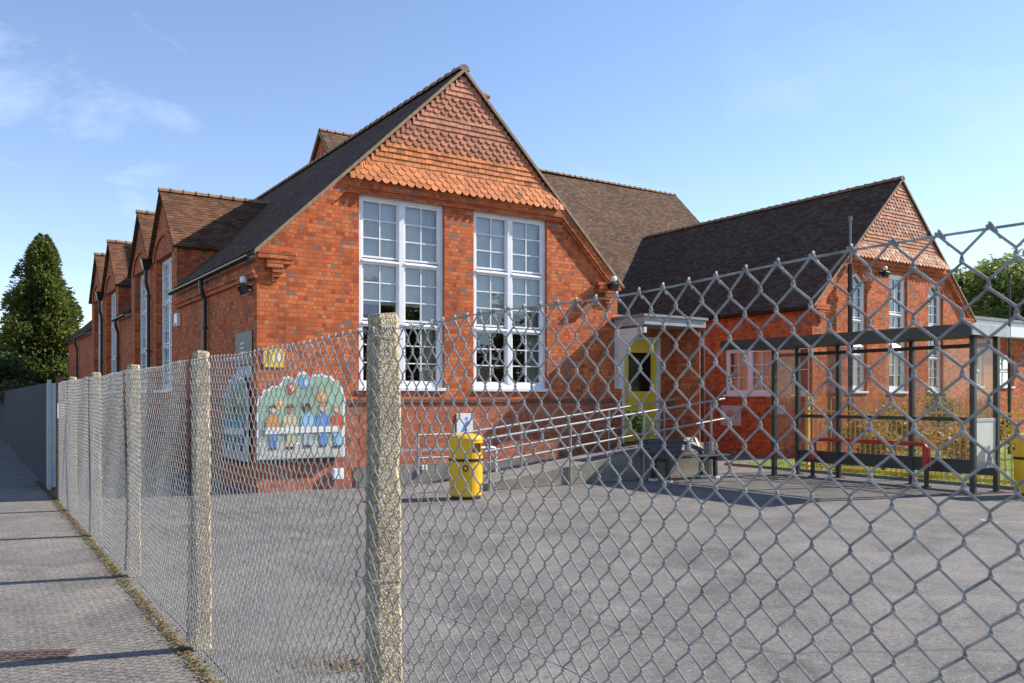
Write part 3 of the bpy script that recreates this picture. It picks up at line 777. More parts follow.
g = thing('hoop_rail', 'low white hooped rail standing in front of the plinth left of the ramp', 'rail', st(2.2, -.35), YAW)
b = MB(); pts = [(0, 0, 0), (0, 0, .56)]
pts += [(.08-.08*math.cos(a), 0, .56+.08*math.sin(a)) for a in (R(30), R(60), R(90))]
pts += [(2.35-.08+.08*math.sin(a), 0, .56+.08*math.cos(a)) for a in (0, R(30), R(60), R(90))]+[(2.35, 0, 0)]
b.tube(pts, .026, 10); b.build('tube', M['white'], g, smooth=True)
b = MB(); 
for x in (0, 2.35): b.tube([(x, 0, 0), (x, 0, .012)], .06, 12)
b.build('base_plate', M['galv'], g)

# ------------------------------------------------------------------ litter bins
def make_bin(label, loc, rot):
    g = thing('litter_bin', label, 'litter bin', loc, rot, 'yellow litter bins')
    n = 32; b = MB()
    b.lathe([(.0, .05), (.245, .05), (.26, .07), (.268, .6), (.26, .615)], n); b.build('drum', M['yellow'], g, smooth=False)
    b = MB(); b.lathe([(.20, 0), (.235, .005), (.235, .052), (.2, .05)], n); b.build('foot', M['black'], g)
    b = MB(); b.lathe([(.272, .6), (.277, .605), (.277, .64), (.272, .645)], n); b.build('band', M['black'], g)
    # hood with two mouth openings
    b = MB(); r0 = .268; za, zb = .64, .93
    for k in range(n):
        a0, a1 = 2*math.pi*k/n, 2*math.pi*(k+1)/n; am = math.degrees((a0+a1)/2) % 360
        op = any(abs((am-c+180) % 360-180) < 42 for c in (0, 180))
        P = lambda a, r, z: (r*math.cos(a), r*math.sin(a), z)
        for (z0, z1) in ([(za, .74), (.89, zb)] if op else [(za, zb)]):
            b.add([P(a0, r0, z0), P(a1, r0, z0), P(a1, r0, z1), P(a0, r0, z1), P(a0, r0-.016, z0), P(a1, r0-.016, z0), P(a1, r0-.016, z1), P(a0, r0-.016, z1)],
                  [(0,1,2,3), (5,4,7,6), (3,2,6,7), (1,0,4,5), (0,3,7,4), (1,5,6,2)])
    prof = [(r0, zb), (.275, .935), (.272, .965), (.24, 1.0), (.16, 1.025), (0, 1.03)]
    b.lathe(prof, n); b.build('hood', M['yellow'], g)
    b = MB(); b.lathe([(.245, .62), (.245, .95), (0, .95)], n); b.build('liner', M['dark'], g) if False else None
    b = MB(); b.lathe([(.25, .645), (0, .645)], n); b.build('liner', M['dark'], g)
    b = MB()   # round emblem on the drum
    for k in range(24):
        a0, a1 = 2*math.pi*k/24, 2*math.pi*(k+1)/24
        def P(a, r): 
            y = r*math.cos(a)*.8; z = .5+r*math.sin(a); th = y/.27-R(68); return (.2735*math.cos(th), .2735*math.sin(th), z)
        b.quad(P(a0, .032), P(a0, .056), P(a1, .056), P(a1, .032))
    b.build('emblem', simple('dark_emblem_print', (.05,.03,.02), .5), g)
    return g
make_bin('yellow round litter bin with black band standing by the ramp below the tall windows', (-.735, 13.45, 0), R(-20))
make_bin('yellow round litter bin at the right edge beside the grey shelter', (8.48, 13.75, 0), R(-50))

# ------------------------------------------------------------------ shelter
SF, SB, ST0, ST1 = 9.80, 10.55, -6.80, -2.75
shel = thing('waiting_shelter', 'dark green framed waiting shelter with flat roof and clear panels', 'shelter', st(SF, ST0), YAW)
D = SB-SF; Ln = ST1-ST0
b = MB(); b.box(-.47, D+.02, -.20, Ln+1.0, 2.64, 2.77); roof = b.build('roof', M['green'], shel, bevel=.01)
b = MB(); b.box(-.45, D, -.228, -.203, 2.62, 2.80); b.build('end_fascia', M['greymetal'], roof)
b = MB(); b.box(-.495, -.472, -.228, Ln+1.0, 2.61, 2.80); b.build('front_fascia', M['green'], roof)
b = MB(); b.box(-.45, D, -.19, Ln+.98, 2.772, 2.795); b.build('roof_sheet', M['lead'], roof)
posts = [(0, 0), (0, Ln), (D, 0), (D, 1.52), (D, 3.07), (D, Ln)]
for x, y in posts:
    b = MB(); b.box(x-.045, x+.045, y-.04, y+.04, 0, 2.64); p_ = b.build('post', M['green'], shel, bevel=.006)
    b = MB(); b.box(x-.09, x+.09, y-.09, y+.09, .0, .012); b.build('base_plate', M['green'], p_)
b = MB()
ys = [0, 1.52, 3.07, Ln]
for a, c in zip(ys[:-1], ys[1:]):
    for nm_, z0, z1 in (('kick_panel', .27, .52), ('mid_rail', 1.19, 1.26), ('head_rail', 2.48, 2.55)):
        b = MB(); b.box(D-.025, D+.025, a+.036, c-.036, z0, z1); b.build(nm_, M['green'], shel, bevel=.004)
for z0, z1 in ((1.2, 1.26), (.42, .54)): b = MB(); b.box(.036, D-.036, -.02, .02, z0, z1); b.build('end_rail', M['greymetal'], shel, bevel=.004)
b = MB(); b.box(.04, D-.04, -.012, .012, .541, 1.199); b.build('end_panel', simple('milky_panel', (.62,.64,.58), .4, 0, .12, 3), shel)
b = MB(); b.quad((.04, 0, 1.26), (D-.04, 0, 1.26), (D-.04, 0, 2.6), (.04, 0, 2.6)); b.quad((.04, Ln, .4), (D-.04, Ln, .4), (D-.04, Ln, 2.6), (.04, Ln, 2.6))
for a, c in zip(ys[:-1], ys[1:]):
    for (z0, z1) in ((.53, 1.18), (1.27, 2.47)): b.quad((D, a+.04, z0), (D, c-.04, z0), (D, c-.04, z1), (D, a+.04, z1))
b.build('clear_panel', M['perspex'], shel)
b = MB(); b.box(D+.036, D+.06, -.02, .02, 0, 2.6); b.build('edge_strip', M['greymetal'], shel)

g = thing('perch_rail', 'bright red tubular perch seat standing under the shelter roof', 'seat', st(10.28, -5.72), YAW)
b = MB(); b.tube([(0, 0, .1), (0, 0, .70), (0, .06, .755), (0, .12, .77), (0, 2.28, .77), (0, 2.34, .755), (0, 2.40, .70), (0, 2.40, .1)], .038, 10); b.build('bar', M['red'], g, smooth=True)
for y in (0, 2.40):
    b = MB(); b.box(-.06, .06, y-.05, y+.05, .36, .72); b.build('side_plate', M['red'], g, bevel=.01)
    b = MB(); b.tube([(0, y, 0), (0, y, .36)], .04, 10); b.tube([(0, y, 0), (0, y, .02)], .085, 12); b.build('foot', M['green'], g)

# ------------------------------------------------------------------ bench
bench = thing('park_bench', 'dark slatted bench with backrest in front of the ramp, its top catching sunlight', 'bench', st(7.72, -2.32), YAW+R(3))
b = MB()
for y in (-.24, -.11, .02): b.box(-.85, 1.15, y, y+.11, .44, .47)
b.build('seat', M['wood'], bench, bevel=.006)
b = MB()
for i, z in enumerate((.54, .63, .72)):
    y = .17+i*.075; b.extrude([(-1.02, y, z), (-1.02, y+.02, z-.012), (-1.02, y+.085, z+.07), (-1.02, y+.065, z+.082)], (1.75, 0, 0))
b.build('backrest', M['wood'], bench, bevel=.005)
for x in (-.75, .62):
    b = MB(); b.extrude([(x, -.22, 0), (x, -.14, 0), (x, -.12, .38), (x, .12, .38), (x, .16, 0), (x, .25, 0), (x, .2, .42), (x, .37, .78), (x, .33, .78), (x, .14, .44), (x, -.2, .44)], (.06, 0, 0))
    b.build('leg', M['green'], bench, bevel=.006)
    for y0, y1 in ((-.25, -.12), (.13, .27)): b = MB(); b.box(x-.03, x+.09, y0, y1, 0, .05); b.build('foot', M['offwhite'], bench, bevel=.006)

# ------------------------------------------------------------------ bow-top fence behind the shelter
bf = thing('bow_top_fence', 'mustard yellow bow topped railing fence behind the shelter', 'fence', st(11.35, -9.6), YAW)
FL_ = 7.2
b = MB(); b.box(-.02, .02, 0, FL_, .10, .14); b.box(-.018, .018, 0, FL_, 1.30, 1.335); b.build('rail', M['yfence'], bf)
b = MB(); sp = .115; n = int(FL_/sp/2)
for i in range(n):
    y0 = .06+i*2*sp; y1 = y0+sp; r = sp/2; ym = (y0+y1)/2
    pts = [(0, y0, .06), (0, y0, 1.56)]+[(0, ym-r*math.cos(a), 1.56+r*math.sin(a)) for a in (R(36), R(72), R(108), R(144))]+[(0, y1, 1.56), (0, y1, .06)]
    b.tube(pts, .0135, 6); 
b.build('bars', M['yfence'], bf)
for i in range(4):
    b = MB(); y = i*FL_/3; b.box(-.035, .035, y-.035, y+.035, 0, 1.67); b.extrude([(-.035, y-.035, 1.67), (.035, y-.035, 1.67), (.035, y+.035, 1.67), (-.035, y+.035, 1.67)], (0, 0, .02)); b.build('post', M['yfence'], bf)

# ------------------------------------------------------------------ lawn and shrubs by the wing
b = MB(); q = [st(11.15, -12), st(30, -12), st(30, -.25), st(11.15, -.25)]
b.quad(*[(p.x, p.y, .02) for p in q]); struct(b.build('lawn', M['grass']))
b = MB(); q0 = [(11.08, -12), (11.15, -12), (11.15, -.25), (11.08, -.25)]
b.extrude([tuple(st(s, t, .06)) for s, t in q0], (0, 0, -.06)); struct(b.build('lawn_edging', M['concrete']))
b = MB()
for i in range(9000):
    s, t = 11.2+rng.random()**1.6*10, rng.uniform(-10.5, -.4); p = st(s, t, .02); h = rng.uniform(.05, .14); a = rng.uniform(0, 6.28)
    d = Vector((math.cos(a), math.sin(a), 0))*.007; l = Vector((rng.normal(0, .03), rng.normal(0, .03), h)); b.col = (.18+rng.random()*.12, .27+rng.random()*.12, .03)
    b.quad(p-d, p+d, p+l)
tag(b.build('grass', M['leaf']), 'short bright green grass growing on the lawn behind the railing', 'grass', kind='stuff')

def leaf_cloud(mb, centers, n, size, cols, flat=.5, spread=1.0):
    for i in range(n):
        c, r = centers[rng.integers(len(centers))]
        v = Vector(rng.normal(0, 1, 3)).normalized()*(rng.random()**.45)*spread
        p = Vector(c)+Vector((v.x*r[0], v.y*r[1], v.z*r[2])); s_ = size*rng.uniform(.6, 1.3)
        d = Vector(rng.normal(0, 1, 3)); d.z *= flat; d.normalize(); e = d.cross(Vector(rng.normal(0, 1, 3))).normalized()
        c0 = np.array(cols[rng.integers(len(cols))])*rng.uniform(.7, 1.3); mb.col = tuple(c0)
        mb.quad(p-d*s_, p+e*s_*.45, p+d*s_, p-e*s_*.45)
def shrub(label, loc, h, r, cols, n=700, size=.07, group=None, name='shrub'):
    g = thing(name, label, 'shrub', loc, rng.uniform(0, 6.28), group)
    b = MB(); cs = []
    for i in range(9): 
        a = rng.uniform(0, 6.28); q = rng.random()**.5*r*.6; z = h*rng.uniform(.35, .8); cs.append(((q*math.cos(a), q*math.sin(a), z), (r*.45, r*.45, h*.22)))
    leaf_cloud(b, cs, n, size, cols); b.build('foliage', M['leaf'], g)
    b = MB()
    for c, _ in cs[:7]: b.tube([(0, 0, 0), (c[0]*.4, c[1]*.4, c[2]*.5), c], .018, 5, r1=.006)
    b.build('stems', M['bark'], g); return g
OL = [(.22,.21,.04), (.30,.27,.06), (.14,.16,.03)]; DRY = [(.48,.29,.08), (.36,.22,.06), (.52,.38,.12)]; GR = [(.12,.18,.03), (.18,.25,.05), (.25,.30,.07)]
shrub('tall olive green bush in front of the middle wing window', st(18.2, -1.4), 2.35, .75, OL)
shrub('dry russet bush behind the left end of the yellow railing', st(14.0, -2.1), 1.35, .7, DRY)
shrub('russet and olive bush between wing corner and middle wing window', st(16.0, -2.0), 1.25, .7, DRY+OL)
shrub('dry brown bush low against the wing right of its middle window', st(19.9, -2.0), 1.3, .8, DRY+OL)
shrub('yellow green bush in front of the annex windows at right edge', st(20.4, -4.2), 2.1, .9, GR+OL, 1100)
shrub('low olive shrub close behind the railing near its left end', st(12.6, -3.4), 1.0, .75, OL+DRY)
shrub('rust coloured grass like plant behind the middle of the railing', st(12.9, -4.9), 1.15, .8, DRY, 900)
shrub('small green and rust plant behind the shelter end panel', st(13.2, -6.2), 1.05, .7, GR+DRY)
shrub('golden brown bush below the left wing window', st(16.9, -.9), 1.5, .65, DRY+OL)
shrub('brown shrub seen right of the shelter end panel', st(16.6, -5.4), 1.35, .8, DRY+OL)
shrub('small green plant beside the yellow door on the ramp landing', st(8.0, -.72, LZ), .75, .36, [(.05,.10,.02), (.08,.15,.03), (.12,.2,.04)], 420, .05, name='potted_plant')

# ------------------------------------------------------------------ trees
def conifer(label, loc, h, r, n=40000):
    g = thing('conifer_tree', label, 'tree', loc, 0)
    b = MB(); lob = [(rng.uniform(0, 6.28), rng.uniform(.03, .97), rng.uniform(.45, 1.0)) for _ in range(120)]
    for i in range(n):
        if i % 3:
            a0, f0, k = lob[rng.integers(len(lob))]; a = a0+rng.normal(0, .17); f = min(.995, max(.02, f0+rng.normal(0, .024))); amp = .80+.62*(k-.5)*2*.8
        else: a = rng.uniform(0, 6.28); f = 1-rng.random()**.62; amp = .82
        prof = (1-f)**.78*(1-.25*math.exp(-f*18)); q = r*prof*amp*(1-.32*rng.random()**2.2)*(rng.uniform(.25, .85) if rng.random() < .3 else 1)+.08
        p = Vector((q*math.cos(a), q*math.sin(a), .5+f*(h-.5)))
        d = Vector((math.cos(a)+rng.normal(0, .35), math.sin(a)+rng.normal(0, .35), rng.uniform(-.1, .9))).normalized()
        e = d.cross(Vector(rng.normal(0, 1, 3))).normalized(); s_ = rng.uniform(.06, .16)
        c = np.array((.085, .125, .034))*rng.uniform(.45, 1.6) if rng.random() < .55 else np.array((.20, .22, .045))*rng.uniform(.7, 1.3)
        b.col = tuple(c); b.quad(p-d*s_*.6, p+e*s_*.4, p+d*s_*1.2, p-e*s_*.4)
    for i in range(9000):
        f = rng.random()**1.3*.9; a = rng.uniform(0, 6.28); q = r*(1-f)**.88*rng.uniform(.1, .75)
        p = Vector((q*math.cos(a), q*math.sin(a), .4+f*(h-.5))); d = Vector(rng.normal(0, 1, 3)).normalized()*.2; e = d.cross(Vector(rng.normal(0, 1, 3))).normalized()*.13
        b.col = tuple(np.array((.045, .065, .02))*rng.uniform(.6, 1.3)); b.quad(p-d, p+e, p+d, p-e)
    b.build('crown', M['leaf'], g)
    b = MB(); b.tube([(0, 0, 0), (.05, 0, h*.5), (0, 0, h*.93)], .28, 8, r1=.03)
    for i in range(40):
        f = rng.uniform(.05, .9); a = rng.uniform(0, 6.28); q = r*(1-f)**.72*.75; z = .5+f*(h-.5)
        b.tube([(0, 0, z-.3), (q*math.cos(a), q*math.sin(a), z)], .035, 4, r1=.01)
    b.build('trunk', M['bark'], g); return g
def px(x, Y): return Vector(((x-512)/F_PX*Y, Y, 0))
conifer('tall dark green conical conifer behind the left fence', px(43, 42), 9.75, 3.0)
def lowbush(label, loc, h, r, cols):
    return shrub(label, loc, h, r, cols, 2600, .12, None, 'bush')
lowbush('low brownish green bush at the foot of the conifer by the fence', px(33, 32), 2.35, 1.5, [(.10,.10,.03), (.13,.11,.05)])
bl = lowbush('dark green bush left of the conifer at the frame edge', px(-2, 36), 3.6, 1.7, [(.03,.05,.015), (.05,.075,.02)])

def tree_mesh(h, r, cols, n, size, name, label, loc, group=None):
    g = thing(name, label, 'tree', loc, 0, group); b = MB(); cs = []; br = []
    for i in range(46):
        v = Vector(rng.normal(0, 1, 3)).normalized()*rng.uniform(.35, 1.0); v.z = abs(v.z)*.9-.25
        c = (v.x*r*.85, v.y*r*.85, h*.62+v.z*h*.36); k = rng.uniform(.16, .30); cs.append((c, (r*k*1.2, r*k*1.2, h*k*.38)))
    leaf_cloud(b, cs, n, size, cols); b.build('crown', M['leaf'], g)
    b = MB(); b.tube([(0, 0, 0), (.1, .05, h*.25), (0, .1, h*.55)], .3, 9, r1=.14)
    for c, _ in cs[::2]: b.tube([(0, .05, h*.3), (c[0]*.45, c[1]*.45, h*.3+(c[2]-h*.3)*.6), c], .09, 5, r1=.015)
    b.build('trunk', M['bark'], g); return g
GT = [(.20,.26,.05), (.26,.32,.07), (.31,.35,.11), (.12,.17,.04)]
t1 = tree_mesh(12.6, 4.8, GT, 15000, .19, 'leafy_tree', 'light green leafy tree right of the wing gable', px(985, 54))
t2 = tree_mesh(10.5, 4.5, [(.09,.13,.03), (.15,.2,.05)], 10000, .19, 'leafy_tree', 'darker leafy tree cut off by the right edge of the photo', px(1050, 50))
t3 = tree_mesh(8.0, 3.0, [(.09,.13,.03), (.16,.21,.06)], 7000, .17, 'leafy_tree', 'small dense tree just above the annex roof', px(968, 60))
# unseen trees and hedge, added to darken the reflections in the panes
for i, (x, y, k) in enumerate([(34, -6, .85), (40, -14, .95), (30, -22, .9), (44, 2, .9), (20, -30, .95)]):
    c = dup(t2); c.location = (x, y, 0); c.scale = (1.4, 1.4, k); c.rotation_euler.z = i*1.3
    c2 = dup(bl); c2.location = (x-1, y+2, 0); c2.scale = (5, 5, 1.3); c2['label'] = 'broad hedge bush added unseen behind the camera to darken low pane reflections'; c2['group'] = 'added hedge behind the camera'
    c['label'] = 'leafy tree added unseen behind the camera to darken pane reflections'; c['group'] = 'added trees behind the camera'

# ------------------------------------------------------------------ signs, murals, lamps on the walls
def board(mb, pts, y, th=.004): mb.extrude([(x, y, z) for x, z in pts], (0, -th, 0))
def disc(cx, cz, r, n=20, k=1): return [(cx+r*math.cos(2*math.pi*i/n), cz+k*r*math.sin(2*math.pi*i/n)) for i in range(n)]
def painted_child(parent, x, base, top, pants, skin, hair, h=.82):
    b = MB(); y = -.036
    s = h/.82
    for dx in (-.035, .035):
        b.col = pants; board(b, [(x+dx-.03, base+.05), (x+dx+.03, base+.05), (x+dx+.034, base+.32*s), (x+dx-.034, base+.32*s)], y)
        b.col = (.05, .05, .06); board(b, [(x+dx-.045, base+.01), (x+dx+.03, base+.01), (x+dx+.03, base+.05), (x+dx-.03, base+.05)], y-.0005)
    b.col = top; board(b, [(x-.085, base+.31*s), (x+.085, base+.31*s), (x+.13, base+.42*s), (x+.10, base+.56*s), (x+.05, base+.60*s), (x-.05, base+.60*s), (x-.10, base+.56*s), (x-.13, base+.42*s)], y-.001)
    b.col = skin; board(b, disc(x, base+.69*s, .062, 16, 1.1), y-.0015)
    b.col = hair; board(b, [(x+.066*math.cos(R(a)), base+.70*s+.075*math.sin(R(a))) for a in range(10, 171, 20)], y-.006)
    b.build('painted_figure', M['paint'], parent)
def mural(label, loc, rot, leafc, figs, width=1.50):
    g = thing('mural_board', label, 'mural', loc, rot, 'painted mural boards')
    def outline(off):
        pts = [(-off, -off*.0), (width+off, 0)]
        prof = [(1.0, .62), (1.0, .85), (1.01, 1.0), (.985, 1.1), (.975, 1.2), (.94, 1.25), (.92, 1.33), (.86, 1.36), (.84, 1.41), (.77, 1.41), (.74, 1.44), (.67, 1.42), (.63, 1.43), (.58, 1.36), (.56, 1.43), (.52, 1.47), (.47, 1.455), (.44, 1.38), (.42, 1.30), (.39, 1.36), (.34, 1.39), (.29, 1.37), (.27, 1.28), (.22, 1.22), (.17, 1.23), (.12, 1.17), (.07, 1.16), (.05, 1.07), (.01, 1.03), (0, .9)]
        cx, cz = .5*width, .7
        for u, v in prof:
            x = u*width; dx, dz = x-cx, v-cz; l = math.hypot(dx, dz); pts.append((x+dx/l*off, v+dz/l*off))
        return pts
    b = MB(); b.extrude([(x, 0, z) for x, z in outline(.03)], (0, -.024, 0)); b.build('backing_board', M['white'], g)
    b = MB(); b.col = leafc; P = [p for p in outline(-.012)]; P[0] = (.012, .30); P[1] = (width-.04, .30)
    board(b, P, -.026); 
    for (cx, cz, r, c) in ((.30, .98, .20, 1.12), (.95, .98, .26, .88), (1.28, 1.02, .18, 1.12), (.65, .8, .2, .92)): b.col = tuple(x*c for x in leafc); board(b, disc(cx, cz, r), -.0305, .001)
    b.build('painted_tree', M['paint'], g)
    b = MB(); b.col = (.56,.55,.48); board(b, [(.0, .01), (width, .01), (width, .295), (.0, .295)], -.0265); b.build('painted_ground', M['paint'], g)
    for (cx, cz, r, c) in ((.36, .93, .085, (.72,.48,.10)), (.55, 1.20, .095, (.45,.10,.06)), (.79, 1.30, .09, (.16,.36,.75)), (1.10, 1.07, .10, (.75,.32,.06))):
        b = MB(); b.col = c; board(b, disc(cx, cz, r, 20, 1.1), -.0325); b.col = (.7,.62,.5); board(b, disc(cx+.015, cz+.01, r*.4, 12, 1.5), -.037, .001); b.build('painted_fruit', M['paint'], g)
    for f in figs: painted_child(g, *f)
    b = MB(); b.col = (.80,.78,.74); board(b, [(.10, .43), (width-.08, .45), (width-.08, .55), (.10, .54)], -.0445, .003); b.build('painted_banner', M['paint'], g)
    b = MB(); b.box(.02, width-.15, -.07, -.0, -.06, -.002); b.build('shadow_strip', M['black'], g)  # black strip drawn in for the shadow line below the board
    return g
SKL, SKM, SKD = (.72,.5,.4), (.42,.24,.14), (.2,.11,.07)
figs = [(.24, .16, (.72,.30,.06), (.10,.22,.62), SKL, (.06,.06,.08)), (.53, .16, (.66,.56,.34), (.62,.52,.30), SKM, (.12,.06,.03)), (.84, .18, (.30,.55,.82), (.40,.46,.58), SKD, (.03,.02,.02)),
        (1.12, .18, (.12,.28,.66), (.12,.28,.66), SKL, (.55,.32,.16)), (1.38, .16, (.58,.12,.04), (.28,.52,.76), SKL, (.6,.4,.2))]
mural('bright cut out mural of a fruit tree and five children on the sunlit front wall', st(.0, -.075, .56), YAW, (.30,.46,.33), figs)
figs2 = [(x, .14, t_, p_, s_, h_) for (x, _, t_, p_, s_, h_) in [(.3, 0, (.10,.25,.6), (.1,.15,.4), SKL, (.05,.04,.04)), (.75, 0, (.15,.35,.6), (.12,.2,.5), SKM, (.03,.02,.02)), (1.2, 0, (.2,.4,.62), (.1,.15,.4), SKL, (.3,.2,.1))]]
mural('green and blue mural board on the shaded side wall near the corner', st(-.075, 1.75, .52), YAW-R(90), (.10,.26,.20), figs2)

def sign(label, loc, rot, w_, h_, c, marks, rail=False):
    g = thing('wall_sign', label, 'sign', loc, rot)
    b = MB(); b.box(0, w_, -.018, 0, 0, h_); b.build('panel', simple('sign_'+label.replace(' ', '_')[:24], c, .45, 0, .1, 4), g, bevel=.004)
    if marks:
        b = MB()
        for (col, pts) in marks: b.col = col; board(b, pts, -.0185, .003)
        b.build('print', M['paint'], g)
    return g
bar = lambda x0, x1, z0, z1: [(x0, z0), (x1, z0), (x1, z1), (x0, z1)]
WH = (.75,.75,.75)
lines = []
for i, (z, ws) in enumerate([(.36, (.05,.03,.06,.04)), (.28, (.03,.07,.05)), (.20, (.06,.04,.05,.06))]):
    x = .30
    for q in ws: lines.append((WH, bar(x, x+q, z, z+.035))); x += q+.022
sign('dark slate name board with white lettering on the shaded side wall', st(-.005, 1.2, 2.18), YAW-R(90), .98, .58, (.045,.05,.06), lines)
sign('pale blue grey notice panel under the dark name board', st(-.005, 1.2, 1.95), YAW-R(90), .98, .2, (.26,.30,.36), [])
sign('small yellow notice with a white figure above the bright mural', st(.10, -.005, 2.12), YAW, .36, .32, (.78,.52,.08),
     [((.8,.8,.78), disc(.26, .17, .055, 14, 1.3)), ((.15,.12,.08), bar(.08, .095, .08, .22)), ((.15,.12,.08), disc(.09, .24, .022, 10)), ((.85,.75,.4), bar(.13, .18, .08, .2))])
sign('white poster with blue drawing on the wall behind the near bin', st(3.84, -.035, .80), YAW, .36, .50, (.74,.77,.80),
     [((.12,.28,.62), [(.08,.12), (.14,.12), (.24,.30), (.3,.28), (.28,.36), (.2,.34)]), ((.2,.35,.65), disc(.22, .40, .035, 12)), ((.25,.42,.7), bar(.08, .26, .08, .10))])
rb = []
for k, c in enumerate([(.6,.15,.1), (.7,.45,.1), (.25,.45,.3), (.2,.3,.6)]):
    r = .22-.035*k; a_ = [R(x) for x in range(0, 181, 20)]
    rb.append((c, [(.36+r*math.cos(x), .2+r*math.sin(x)) for x in a_]+[(.36+(r-.03)*math.cos(x), .2+(r-.03)*math.sin(x)) for x in reversed(a_)]))
sign('pale poster with a painted rainbow under the shaded wing window', st(WS0-.005, 3.17, .80), YAW-R(90), .76, .58, (.55,.55,.56), rb)
sign('small white notice plate on the wing wall near its corner', st(WS0-.005, 1.35, 1.16), YAW-R(90), .5, .24, (.6,.62,.66), [((.25,.27,.3), bar(.06, .42, .15, .17)), ((.25,.27,.3), bar(.06, .36, .09, .11))])
g = thing('meter_box', 'small white box low on the front wall right of the mural', 'box', st(1.30, -.056, .16), YAW)
b = MB(); b.box(0, .2, -.07, 0, 0, .2); b.build('case', M['offwhite'], g, bevel=.008); b = MB(); b.box(.015, .185, -.078, -.071, .015, .185); b.build('lid', M['white'], g, bevel=.004)
g = thing('meter_box', 'second small white box low on the wall left of the near bin', 'box', st(3.05, -.056, .24), YAW)
b = MB(); b.box(0, .12, -.06, 0, 0, .1); b.build('case', M['offwhite'], g, bevel=.008); b = MB(); b.box(.01, .11, -.067, -.061, .01, .09); b.build('lid', M['white'], g, bevel=.003)
g = thing('alarm_box', 'small white alarm box high on the side wall before the first dormer', 'alarm box', st(-.003, 5.9, 3.2), YAW-R(90))
b = MB(); b.box(0, .3, -.09, 0, 0, .3); b.build('case', M['white'], g, bevel=.015); b = MB(); b.box(.1, .2, -.12, -.091, .02, .08); b.build('lens', M['offwhite'], g, bevel=.006)
def floodlight(label, loc, rot):
    g = thing('floodlight', label, 'lamp', loc, rot, 'security floodlights')
    b = MB(); b.box(-.03, .03, -.10, 0, -.03, .03); b.box(-.06, .06, -.012, 0, -.06, .06); b.build('bracket', M['black'], g)
    b = MB(); b.M = Matrix.Translation((0, -.16, -.02)) @ Matrix.Rotation(R(30), 4, 'X'); b.box(-.10, .10, -.05, .05, -.11, .06); b.build('lamp_head', M['black'], g, bevel=.012)
    b = MB(); b.lathe([(.0, .06), (.05, .06), (.062, .09), (.06, .15), (.03, .18), (0, .185)], 14, (0, -.13, 0)); b.build('sensor', M['white'], g, smooth=True)
    return g
floodlight('black floodlight with white sensor high on the shaded side wall by the front corner', st(-.003, .32, 3.5), YAW-R(90))
floodlight('floodlight with white sensor under the right foot of the tall front gable', st(7.62, -.13, 4.05), YAW)
floodlight('floodlight over the wing windows of the right hand gable', st(17.72, -.05, 5.15), YAW)
lp = thing('steel_pole', 'thin dark pole standing beyond the shelter at the right edge', 'pole', px(1009.5, 24), 0)
b = MB(); b.tube([(0, 0, 0), (0, 0, 2.9)], .05, 8); b.tube([(0, 0, 2.9), (0, 0, 5.0)], .035, 8); b.build('column', M['green'], lp)

# ------------------------------------------------------------------ chain link fence
fence = thing('chain_link_fence', 'grey chain link fence on tapering pebbly concrete posts across the foreground', 'fence', tuple(FP), FROT)
# local x along the fence (far = +), local y: left of travel = footpath side?
side = 1.0 if (Matrix.Rotation(FROT, 3, 'Z') @ Vector((0, 1, 0))).dot(FN) > 0 else -1.0
post_a = [-10.9, -8.15, -5.4, -2.65, 0.11, 2.93, 5.55, 8.2, 10.8]
ZT, PW, QH = 1.835, .0363, .040
MY = side*.006       # mesh plane
def post_mesh(seed, lean):
    b = MB(); r = np.random.default_rng(seed); lev = list(np.arange(0, 1.78, .09))+[1.80, 1.85, 1.885, 1.90]
    rings = []
    for z in lev:
        hb = (.056-.0075*z/1.9)
        if z == 1.90: hb -= .005
        ring = []
        for sx, sy in ((-1, -1), (1, -1), (1, 1), (-1, 1)):
            ch = .008+abs(r.normal(0, .003))+(r.uniform(.006, .016) if r.random() < (.16 if z < 1.84 else .5) else 0)
            pa, pb = (sx*(hb-ch), sy*hb), (sx*hb, sy*(hb-ch))
            ring += [pa, pb] if sx*sy < 0 else [pb, pa]
        rings.append([(x+r.normal(0, .0010)+lean*z, y+r.normal(0, .0010), z+(r.normal(0, .004) if z > 1.86 else 0)) for x, y in ring])
    vs = [p for g_ in rings for p in g_]; fs = []
    for i in range(len(rings)-1):
        for k in range(8): k2 = (k+1) % 8; fs.append((i*8+k, i*8+k2, i*8+8+k2, i*8+8+k))
    fs.append(tuple(range((len(rings)-1)*8, len(rings)*8))); b.add(vs, fs); return b
for i, a in enumerate(post_a):
    o = post_mesh(i+3, [.002, -.003, .001, 0, .0, .002, -.003, .004, -.006][i]).build('concrete_post', M['agg'], fence, bevel=.003)
    o.location = (a, -side*.062, 0)
    for zt_ in (.12, .955, 1.815):
        bb = MB(); h_ = .056-.0075*zt_/1.9+.004
        bb.tube([(-h_, side*.066, zt_+.004), (-h_, -h_, zt_-.003), (h_, -h_, zt_+.002), (h_, side*.066, zt_-.004)], .0016, 6); bb.build('tie_wire', M['wire'], o)
